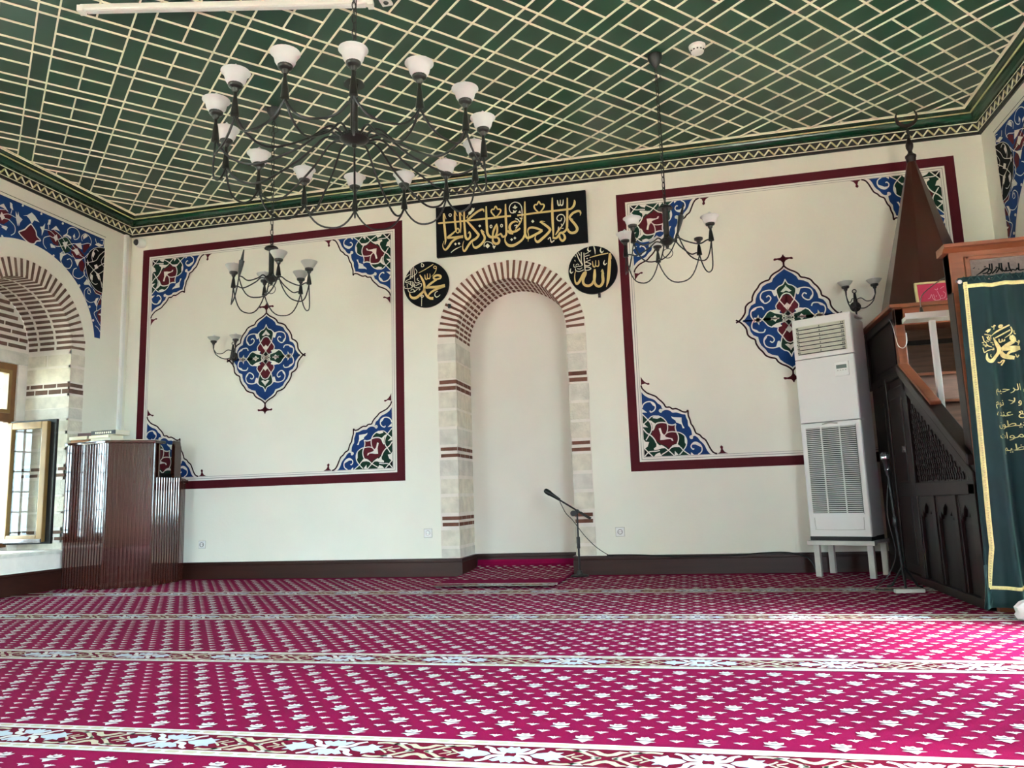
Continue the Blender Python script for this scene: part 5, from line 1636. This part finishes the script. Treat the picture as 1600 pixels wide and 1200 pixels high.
def carving(mb):
    rnd = random.Random(8)
    for i in range(24):
        for j in range(16):
            y = -1.13 - i * .042 + (j % 2) * .018
            z = .745 + j * .036
            if z < 1.3 + (y + 1.10) * .562 - .02:
                s = rnd.uniform(.010, .016)
                an = rnd.uniform(-.5, .5)
                c_, s_ = math.cos(an), math.sin(an)
                leaf = [(0, -s * 1.5), (s * .8, -s * .4), (s * .6, s * .7), (0, s * 1.6), (-s * .6, s * .7), (-s * .8, -s * .4)]
                side(mb, [(y + a * c_ - b * s_, z + a * s_ + b * c_) for a, b in leaf], .010, .02, M_CARVE)


one('carved_leaves', t, carving)
one('stair_rail', t, lambda mb: (side(mb, [(-.975, 1.575), (-.975, 1.50), (-2.2, .80), (-2.2, .865)], -.022, .075, M_WOODD), side(mb, [(-.99, 1.585), (-.99, 1.56), (-1.62, 1.205), (-1.63, 1.228)], -.01, .06, M_WOODR)), bevel=.008)
one('stair_rail', t, lambda mb: side(mb, [(-.975, 1.575), (-.975, .5), (-2.2, .3), (-2.2, .865)], PR - SX - .06, PR - SX, M_WOODD), bevel=.008)
d = one('side_door', t, lambda mb: (side(mb, [(-.955, .06), (-.535, .06), (-.535, 1.44), (-.955, 1.44)], .012, .04, M_WOODD), side(mb, [(-.90, .72), (-.59, .72), (-.59, 1.36), (-.90, 1.36)], .004, .02, M_WOODD), side(mb, [(-.90, .12), (-.59, .12), (-.59, .62), (-.90, .62)], .004, .02, M_WOODD)), bevel=.008)
one('door_handle', d, lambda mb: (side(mb, [(-.870, .94), (-.862, .94), (-.862, .985), (-.870, .985)], -.012, .004, M_CHROME)))
one('rear_panel', t, lambda mb: (side(mb, [(-.46, 0), (-.012, 0), (-.012, 1.5), (-.46, 1.5)], .02, .05, M_WOODD), side(mb, [(-.4, .15), (-.08, .15), (-.08, 1.36), (-.4, 1.36)], .008, .03, M_WOODD)), bevel=.006)
# platform, steps
one('platform', t, lambda mb: pbox(mb, (SX + .05, -1.0, 1.46), (PR - .02, -.02, 1.5), M_WOODG))
for i in range(4):
    z, y = 1.5 - .225 * i, -1.0 - .25 * i
    one('step', t, lambda mb: (pbox(mb, (SX + .06, y - .25, max(z - .225 - .025, .03)), (PR - .06, y - .235, max(z - .225, .04)) if False else (PR - .06, y + .02, z - .225), M_WOODG), pbox(mb, (SX + .06, y - .002, z - .225), (PR - .06, y + .02, z - .02), M_WOODG), pbox(mb, (SX + .06, y - .02, z - .02), (PR - .06, y + .1, z + .0), M_WOODR)), bevel=.003)
# canopy storey: posts, beams, rear and side infill
one('canopy_post', t, lambda mb: pbox(mb, (SX, -1.0, 1.5), (SX + .062, -.94, 1.99), M_WOODR), bevel=.004)
one('canopy_post', t, lambda mb: pbox(mb, (PR - .07, -1.0, 1.5), (PR, -.94, 1.99), M_WOODR), bevel=.004)
one('canopy_post', t, lambda mb: pbox(mb, (SX, -.08, 1.5), (SX + .06, -.012, 1.99), M_WOODD), bevel=.004)
one('canopy_beam', t, lambda mb: pbox(mb, (SX, -1.0, 1.865), (PR, -.95, 1.995), M_WOODR), bevel=.004)
one('canopy_beam', t, lambda mb: (pbox(mb, (SX + .002, -.94, 1.93), (SX + .05, -.012, 1.995), M_WOODD), pbox(mb, (SX + .01, -.94, 1.5), (SX + .05, -.08, 1.56), M_WOODD)), bevel=.004)
one('canopy_ledge', t, lambda mb: pbox(mb, (SX - .035, -1.03, 1.995), (PR, -.012, 2.022), M_WOODR), bevel=.004)
one('side_infill', t, lambda mb: (side(mb, [(-.94, 1.52), (-.08, 1.52), (-.08, 1.95), (-.94, 1.95)], .022, .035, M_WOODD), side(mb, [(-.86, 1.6), (-.16, 1.6), (-.16, 1.88), (-.86, 1.88)], .012, .024, M_WOODD)))
one('back_panel', t, lambda mb: (pbox(mb, (SX + .05, -.09, 1.5), (PR, -.05, 1.99), M_WOODG), pbox(mb, (SX + .2, -.1, 1.86), (PR - .2, -.09, 1.9), M_WOODD)))
# pointed canopy
CX, CY, CA, CZ0, CZ1 = 1.965, -.46, .34, 2.022, 3.33


def cone(mb):
    k = .4142 * CA
    base = [(CX - CA, CY + k), (CX - CA, CY - k), (CX - k, CY - CA), (CX + k, CY - CA), (CX + CA, CY - k), (CX + CA, CY + k), (CX + k, CY + CA), (CX - k, CY + CA)]
    f = .085
    topv = [(CX + (x - CX) * f, CY + (y - CY) * f) for x, y in base]
    vs = [mp0(x, y, CZ0) for x, y in base] + [mp0(x, y, CZ1) for x, y in topv]
    mb.add(vs, [(i, (i + 1) % 8, 8 + (i + 1) % 8, 8 + i) for i in range(8)] + [tuple(range(7, -1, -1)), tuple(range(8, 16))], M_WOODC)


cn = one('canopy', t, cone, bevel=.004)
fi = one('finial', t, lambda mb: mb.lathe([(.036, -.01), (.038, .03), (.042, .035), (.042, .05), (.03, .06), (.018, .075), (.016, .09), (.028, .12), (.03, .145), (.02, .18), (.01, .2), (.009, .205), (.016, .22), (.009, .235), (.008, .25), (.014, .265), (.006, .28), (.005, .3)], mp0(CX, CY, CZ1), M_WOODD, 16), sm=True)
cr = []
for i in range(25):
    a = math.radians(-90 - 140 + 280 * i / 24)
    w_ = .03 * math.sin(PI * i / 24) + .002
    cr.append((.088 * math.cos(a), .088 * math.sin(a), w_))
cmb = MB()
inn, out = [(x * (1 - q / .088), z * (1 - q / .088)) for x, z, q in cr], [(x, z) for x, z, q in cr]
zc_ = CZ1 + .3 + .084
cmb.prism(out + inn[::-1], -.006, .006, M_WOODD, lambda a, b, h: (CX - SX + a, CY + 1.1 + h, zc_ + b))
cmb.build('crescent', fi)
# portal
one('portal_post', t, lambda mb: (pbox(mb, (SX + .012, PY - .0, 0), (SX + .088, PY + .1, 2.04), M_WOODD), pbox(mb, (SX + .016, PY - .006, .1), (SX + .088, PY, 2.04), M_WOODR)), bevel=.004)
one('portal_post', t, lambda mb: pbox(mb, (PR - .08, PY, 0), (PR, PY + .1, 2.04), M_WOODR), bevel=.004)
one('portal_base', t, lambda mb: pbox(mb, (SX + .04, PY - .05, 0), (PR, PY + .05, .035), M_WOODR), bevel=.004)
hd = one('portal_header', t, lambda mb: (pbox(mb, (SX + .012, PY - .004, 1.80), (PR, PY + .09, 2.045), M_WOODR)), bevel=.004)
one('header_cornice', t, lambda mb: mb.prism([(-.004, 2.04), (-.03, 2.06), (-.05, 2.065), (-.05, 2.085), (.1, 2.085), (.1, 2.04)], SX - .02, PR, M_WOODR, lambda a, b, h: mp0(h, PY + a, b)))
one('header_moulding', hd, lambda mb: (pbox(mb, (SX + .09, PY - .02, 1.985), (PR - .08, PY, 2.01), M_WOODR), pbox(mb, (SX + .09, PY - .02, 1.835), (PR - .08, PY, 1.868), M_WOODR), pbox(mb, (SX + .09, PY - .02, 1.835), (SX + .118, PY, 2.01), M_WOODR), pbox(mb, (PR - .108, PY - .02, 1.835), (PR - .08, PY, 2.01), M_WOODR)), bevel=.006)
ip = one('inscription_panel', hd, lambda mb: pbox(mb, (SX + .115, PY - .008, 1.862), (PR - .1, PY - .003, 1.99), M_CARVPAN))
cG = lambda u, v: (lambda p: (p.x, p.z))(onp(1430 + u / 9.412, 390 + v / 9.412, 1, PY - .01))
mb = MB()
pen(mb, cG, [[(898, 378, 5), (960, 342, 12), (1030, 288, 18), (1062, 275, 14), (1082, 300, 12), (1050, 342, 12), (990, 352, 10)], thin([(1092, 208), (1098, 290), (1132, 300)], 13), thin([(1124, 202), (1130, 290), (1104, 350), (1058, 355)], 13), thin([(1130, 352), (1180, 302), (1204, 268), (1232, 280), (1190, 342)], 12), thin([(1234, 198), (1242, 270), (1290, 322)], 13), thin([(1264, 196), (1280, 292), (1328, 312), (1342, 260)], 13),
             thin([(1370, 186), (1386, 270), (1420, 322)], 13), thin([(1338, 312), (1400, 302), (1442, 290)], 11), thin([(1440, 292), (1480, 300), (1500, 270), (1530, 300), (1600, 290)], 11), thin([(1520, 200), (1524, 290)], 12), thin([(1010, 255), (1040, 250)], 9), thin([(1180, 262), (1200, 250)], 8), thin([(850, 280), (880, 262)], 6), thin([(930, 280), (940, 290)], 6)], M_DARK, lambda a, b: mp0(a, PY - .0095, b), 1 / 9.412 * 5.0 / F_PX * 1.5, 4)
mb.build('inscription', ip, fix=False)

# framed red picture on the canopy ledge
p = (1.875, -.93, 2.0225)
t = thing('framed_picture', 'small red calligraphy picture in a pale frame on the canopy ledge', 'picture', p)
tl = math.radians(-8)
rot = lambda x, y, z: (x, y * math.cos(tl) - z * math.sin(tl) * -1 * -1, z * math.cos(tl)) if False else (x, y + z * .14, z)
fw_, fh_ = .125, .17


def fbox(mb, a, b, m):
    x0, y0, z0 = a
    x1, y1, z1 = b
    mb.hexa([rot(x0, y0, z0), rot(x1, y0, z0), rot(x1, y1, z0), rot(x0, y1, z0), rot(x0, y0, z1), rot(x1, y0, z1), rot(x1, y1, z1), rot(x0, y1, z1)], m)


one('frame', t, lambda mb: (fbox(mb, (-fw_, -.02, 0), (fw_, .008, .016), M_FRAMEG), fbox(mb, (-fw_, -.02, fh_ - .014), (fw_, .008, fh_), M_FRAMEG), fbox(mb, (-fw_, -.02, 0), (-fw_ + .014, .008, fh_), M_FRAMEG), fbox(mb, (fw_ - .014, -.02, 0), (fw_, .008, fh_), M_FRAMEG)))
one('mount', t, lambda mb: fbox(mb, (-fw_ + .01, -.008, .01), (fw_ - .01, .004, fh_ - .01), M_PINK))
mb = MB()
cP = lambda u, v: ((u - 330) / 460 * .22, .155 - (v - 440) / 270 * .142)
pen(mb, cP, [thin(s, 7) for s in ([(232, 660), (262, 650), (292, 600), (300, 650), (330, 690), (320, 600)], [(330, 690), (380, 690), (410, 670), (392, 600), (380, 560)], [(410, 670), (470, 660), (490, 600), (460, 570)], [(480, 690), (520, 660), (512, 560)], [(345, 520), (380, 540), (392, 510)], [(430, 522), (482, 492)], [(525, 690), (545, 620), (530, 545)], [(430, 640), (440, 620)], [(350, 640), (360, 620)])], M_PINKL, lambda a, b: rot(a, -.0095, b), .22 / 460, 4)
mb.build('script', t, fix=False)

# white reading stand on the stairs, with a gooseneck microphone
y_ = -1.42
t = thing('reading_stand', 'white reading board on a square white post inside the pulpit', 'stand', (1.69, y_, .80))
one('post', t, lambda mb: mb.hexa([(-.018, -.018, .0), (.018, -.018, .0), (.018, .018, .0), (-.018, .018, .0), (-.018, -.018, 1.0), (.018, -.018, 1.0), (.018, .018, 1.0), (-.018, .018, 1.0)], M_WPLAST), bevel=.003)
one('foot', t, lambda mb: mb.box((-.06, -.07, -.02), (.06, .07, .0), M_WPLAST))
one('board', t, lambda mb: mb.hexa([(-.185, -.1, 1.0), (.115, -.1, 1.0), (.16, .14, 1.02), (-.15, .14, 1.02), (-.19, -.1, 1.022), (.115, -.1, 1.022), (.16, .14, 1.05), (-.15, .14, 1.05)], M_PLYG))
one('front_ledge', t, lambda mb: mb.hexa([(-.195, -.12, 1.0), (.115, -.12, 1.0), (.12, -.1, 1.0), (-.19, -.1, 1.0), (-.195, -.12, 1.04), (.115, -.12, 1.04), (.12, -.1, 1.04), (-.19, -.1, 1.04)], M_WPLAST))
t = thing('gooseneck_microphone', 'thin gooseneck microphone curving from the white reading board', 'microphone', (1.65, -1.36, 1.85))
one('base', t, lambda mb: mb.lathe([(.02, 0), (.016, .02), (.008, .06)], (0, 0, 0), M_BPLAST, 12), sm=True)
one('gooseneck', t, lambda mb: mb.tube(smooth([(0, 0, .05), (.0, 0, .1), (.02, 0, .15), (.08, -.01, .2), (.2, -.02, .28)], 6), .0035, M_CHROME, 8), sm=True)
one('capsule', t, lambda mb: mb.tube([(.14, -.015, .24), (.24, -.022, .305)], .0055, M_BPLAST, 8), sm=True)
tag(one('wall_wire', None, lambda mb: mb.tube(smooth([(1.56, -.9, 1.93), (1.55, -1.0, 1.86), (1.553, -1.03, 1.78), (1.57, -1.02, 1.71), (1.60, -1.03, 1.69), (1.625, -1.03, 1.73), (1.628, -1.03, 1.80)], 5), .0028, M_WPLAST, 6), sm=True, loc=(1.57, -1.0, 1.8)), 'white wire looping round the pulpit canopy post', 'wire')

# ---------------------------------------------------------------- curtain in the portal
YC = PY - .118
CXR = 2.62


def cxl(z):
    return 1.580 - .018 * (1.8 - z) - (.05 * max(0, .35 - z) / .35 if z < .35 else 0)


def cur(x, z, e=0.0):
    s = (x - 1.5)
    amp = .010 + .026 * min(1, (1.85 - z) / 1.3)
    y = YC - amp * (math.sin(s * 41 + 1.2 + .35 * math.sin(z * 2.1)) + .5 * math.sin(s * 67 + 2.0 - z * .9)) - .05 * max(0, .5 - z) ** 1.2
    return (x, y - e, z)


t = thing('curtain', 'green velvet curtain with gold braid and script in the pulpit portal', 'curtain', (2.1, YC, .03))
cmp_ = lambda q: (q[0] - 2.1, q[1] - YC, q[2] - .03)


def cloth(mb):
    nx, nz = 170, 60
    vs = []
    for j in range(nz + 1):
        z = .035 + (1.86 - .035) * j / nz
        for i in range(nx + 1):
            a = cxl(z)
            vs.append(cmp_(cur(a + (CXR - a) * i / nx, z)))
    mb.add(vs, [(j * (nx + 1) + i, j * (nx + 1) + i + 1, (j + 1) * (nx + 1) + i + 1, (j + 1) * (nx + 1) + i) for j in range(nz) for i in range(nx)], M_VELVET)


o = one('cloth', t, cloth, sm=True, fix=False)
sd = o.modifiers.new('thick', 'SOLIDIFY')
sd.thickness = .004


def strip(mb, f, n, wd, m, e=.006):
    """braid along f(s) -> (x, z, dx, dz) with dx, dz the unit direction across it."""
    vs = []
    for i in range(n + 1):
        x, z, ax, az = f(i / n)
        for k in range(4):
            q = -wd / 2 + wd * k / 3
            vs.append(cmp_(cur(x + ax * q, z + az * q, e + (.002 if k in (1, 2) else 0))))
    mb.add(vs, [(4 * i + k, 4 * i + k + 1, 4 * i + k + 5, 4 * i + k + 4) for i in range(n) for k in range(3)], m)


one('gold_braid', t, lambda mb: (strip(mb, lambda s: (cxl(1.83 - 1.69 * s) + .032, 1.83 - 1.69 * s, 1, 0), 80, .02, M_GOLDTHR), strip(mb, lambda s: (1.6 + (CXR - 1.6) * s, 1.805, 0, 1), 150, .022, M_GOLDTHR), strip(mb, lambda s: (cxl(.14) + .03 + (CXR - cxl(.14)) * s, .14 - .02 * s, 0, 1), 150, .018, M_GOLDTHR)))
one('braid_loops', t, lambda mb: [bead(mb, cmp_(cur(cxl(z) + .032, z, .01)), .0045, M_GOLDLINE, 6) for z in [.16 + i * .0135 for i in range(124)]])
one('curtain_rod', t, lambda mb: (mb.tube([(1.575 - 2.1, .02, 1.815), (CXR - 2.1, .02, 1.815)], .009, M_CHROME, 10), [mb.tube([(q - 2.1, .02, 1.815), (q - 2.1, PY - YC - .003, 1.815)], .006, M_CHROME, 8) for q in (1.63, 2.58)], bead(mb, (1.58 - 2.1, -.02, 1.80), .012, M_WPLAST, 10)), sm=True)
one('gathered_heading', t, lambda mb: mb.tube([cmp_(cur(1.59 + i * .0167, 1.835 + (.022 if i % 2 else 0), .004 + .006 * (i % 2))) for i in range(61)], .006, M_VELVET, 6))
one('hem_lining', t, lambda mb: mb.add([cmp_(cur(cxl(z) - .012 + (q * .11), z, -.006 - .01 * q)) for z in (.035, .1, .18, .26) for q in (0, .33, .66, 1)], [(4 * j + i, 4 * j + i + 1, 4 * j + i + 5, 4 * j + i + 4) for j in range(3) for i in range(3)], M_VELVET), fix=False)
cF = lambda u, v: (lambda p: (p.x, p.z))(onp(1525 + u / 15, 495 + v / 15, 1, YC - .02))
WF = 1 / 15 * 4.95 / F_PX * 1.15
cm = lambda a, b: cmp_(cur(a, b, .007))
mb = MB()
pen(mb, cF, [[(820, 440, 40), (885, 500, 62), (905, 560, 52), (850, 562, 50), (800, 510, 36), (815, 445, 40)], [(870, 580, 60), (750, 652, 62), (655, 735, 50)], [(650, 742, 46), (760, 740, 72), (900, 735, 82), (1064, 716, 70)], [(1040, 742, 24), (900, 792, 50), (790, 830, 40), (748, 892, 22)], [(640, 780, 36), (682, 880, 62), (770, 940, 70), (884, 970, 60)],
             [(448, 466, 30), (530, 590, 62), (600, 720, 62), (580, 822, 56), (480, 940, 62), (380, 1030, 66), (310, 1032, 58), (258, 960, 40), (260, 850, 14)], [(372, 442, 10), (550, 310, 28), (776, 194, 24)], [(502, 470, 20), (650, 390, 24), (790, 310, 24)], [(798, 236, 18), (830, 320, 26), (800, 400, 20), (696, 484, 10)],
             [(594, 488, 14), (610, 562, 24), (650, 560, 18), (652, 500, 12)], [(658, 550, 18), (690, 552, 18), (692, 508, 12)], thin([(388, 212), (450, 210), (482, 170), (516, 184)], 20), thin([(480, 180), (470, 272)], 14), ringpts(615, 200, 24, 26, 26), thin([(885, 318), (890, 392), (936, 392)], 20), thin([(938, 570), (1000, 592), (1014, 550), (1046, 560), (1000, 652)], 19), thin([(912, 878), (952, 950), (1022, 888)], 22), thin([(572, 1040), (640, 1042), (672, 1000), (706, 1010), (660, 1112)], 19), thin([(350, 878), (345, 930), (376, 942)], 13)] +
    [thin(s, 15) for s in ([(200, 408), (340, 430)], [(350, 420), (362, 522)], [(158, 450), (190, 562)], [(250, 470), (302, 552)], [(240, 562), (440, 602)], [(148, 600), (462, 640)], [(168, 650), (382, 702)], [(208, 690), (472, 722)], [(168, 720), (200, 842)], [(200, 842), (282, 790), (472, 740)], [(390, 772), (462, 752)], [(290, 450), (270, 532)], [(310, 470), (332, 562)], [(180, 560), (250, 620)], [(240, 640), (300, 690)])], M_GOLDTHR, cm, WF, 4)
mb.poly([cF(*p) for p in ((220, 342), (280, 290), (370, 268), (340, 332), (258, 388), (262, 358))], M_GOLDTHR, cm)
mb.build('large_script', t, fix=False)

# small embroidered lines: shaped and reversed Arabic text
AR_ = {}
for ch, base, n_ in (('ا', 0xFE8D, 2), ('ب', 0xFE8F, 4), ('ة', 0xFE93, 2), ('ت', 0xFE95, 4), ('ح', 0xFEA1, 4), ('خ', 0xFEA5, 4), ('د', 0xFEA9, 2), ('ذ', 0xFEAB, 2), ('ر', 0xFEAD, 2), ('س', 0xFEB1, 4), ('ش', 0xFEB5, 4), ('ط', 0xFEC1, 4), ('ظ', 0xFEC5, 4), ('ع', 0xFEC9, 4), ('ف', 0xFED1, 4), ('ك', 0xFED9, 4), ('ل', 0xFEDD, 4), ('م', 0xFEE1, 4), ('ن', 0xFEE5, 4), ('ه', 0xFEE9, 4), ('و', 0xFEED, 2), ('ي', 0xFEF1, 4), ('أ', 0xFE83, 2)):
    AR_[ch] = (base, n_)


def shape(s):
    s = s.replace('لا', '\u0001')
    out = []
    for i, ch in enumerate(s):
        joins = lambda c: c in AR_ or c == '\u0001'
        pre = i > 0 and joins(s[i - 1]) and (s[i - 1] != '\u0001' and AR_[s[i - 1]][1] == 4)
        nxt = i < len(s) - 1 and joins(s[i + 1])
        if ch == '\u0001':
            out.append(chr(0xFEFC if pre else 0xFEFB))
        elif ch in AR_:
            b, k_ = AR_[ch]
            if k_ == 2:
                out.append(chr(b + (1 if pre else 0)))
            else:
                out.append(chr(b + (3 if pre and nxt else 1 if pre else 2 if nxt else 0)))
        else:
            out.append(ch)
    return ''.join(reversed(out))


def text_mesh(txt, size, left, mpf, m, mb):
    cv = bpy.data.curves.new('script', 'FONT')
    cv.body = shape(txt)
    cv.size = size
    cv.resolution_u = 2
    ob = bpy.data.objects.new('script', cv)
    COL.objects.link(ob)
    dg = bpy.context.evaluated_depsgraph_get()
    me = ob.evaluated_get(dg).to_mesh()
    mb.add([mpf(left + v.co.x, v.co.y) for v in me.vertices], [tuple(p.vertices) for p in me.polygons], m)
    bpy.data.objects.remove(ob)
    bpy.data.curves.remove(cv)


mb = MB()
for (px, py), txt in zip(((1556.5, 612), (1555.5, 633), (1557, 650), (1560.5, 667), (1562.5, 685), (1574, 704)), ('بسم الله الرحمن الرحيم', 'لا تأخذه سنة ولا نوم', 'من ذا الذي يشفع عنده', 'ما خلفهم ولا يحيطون', 'وسع كرسيه السموات', 'وهو العلي العظيم')):
    p = onp(px, py, 1, YC - .02)
    mb = MB()
    text_mesh(txt, .05, p.x, lambda a, b, z=p.z: cmp_(cur(a, z + b, .007)), M_GOLDTHR, mb)
    mb.build('script_lettering', t, fix=False)

# white bag at the foot of the curtain
t = thing('plastic_bag', 'crumpled white bag on the carpet at the foot of the curtain', 'bag', (1.68, -2.52, .004))


def bag(mb):
    rnd = random.Random(3)
    prof = [(.02, 0), (.07, .004), (.085, .03), (.08, .06), (.055, .09), (.03, .105), (.035, .12), (.01, .118)]
    n_ = 18
    vs = []
    for r, h in prof:
        for k_ in range(n_):
            a = 2 * PI * k_ / n_
            q = 1 + rnd.uniform(-.16, .16)
            vs.append((r * q * 1.15 * math.cos(a), r * q * .7 * math.sin(a), max(h + rnd.uniform(-.004, .004), 0)))
    fs = [(i * n_ + k_, i * n_ + (k_ + 1) % n_, (i + 1) * n_ + (k_ + 1) % n_, (i + 1) * n_ + k_) for i in range(len(prof) - 1) for k_ in range(n_)]
    mb.add(vs, fs + [tuple(range(n_ - 1, -1, -1))], M_WPLAST)


one('bag_body', t, bag, sm=True)

# ================================================================== OUTSIDE
tag(one('ground', None, lambda mb: mb.box((-30, -30, -.6), (30, 20, -.5), M_GROUND)), 'pale ground outside the building', kind='structure')


def tree(label, x, y, h, r, seed):
    rnd = random.Random(seed)
    t = thing('garden_tree', label, 'tree', (x, y, -.5), group='trees outside the windows')
    one('trunk', t, lambda mb: mb.tube([(0, 0, 0), (.05, .02, h * .3), (0, .05, h * .6)], [.09, .07, .04], M_WOODD, 8), sm=True)
    mb = MB()
    for i in range(500):
        a, b, q = rnd.uniform(0, 2 * PI), math.acos(rnd.uniform(-1, 1)), rnd.uniform(.5, 1)
        c = Vector((r * q * math.sin(b) * math.cos(a), r * q * math.sin(b) * math.sin(a), h * .65 + r * .9 * q * math.cos(b)))
        u = Vector((rnd.uniform(-1, 1), rnd.uniform(-1, 1), rnd.uniform(-1, 1))).normalized()
        v = u.orthogonal().normalized()
        s = rnd.uniform(.08, .16)
        mb.add([c - u * s, c + v * s * .5, c + u * s, c - v * s * .5], [(0, 1, 2, 3)], M_LEAF)
    mb.build('foliage', t, fix=False)


tree('leafy tree seen outside the open arched window', -10.5, 1.2, 3.0, 1.2, 1)
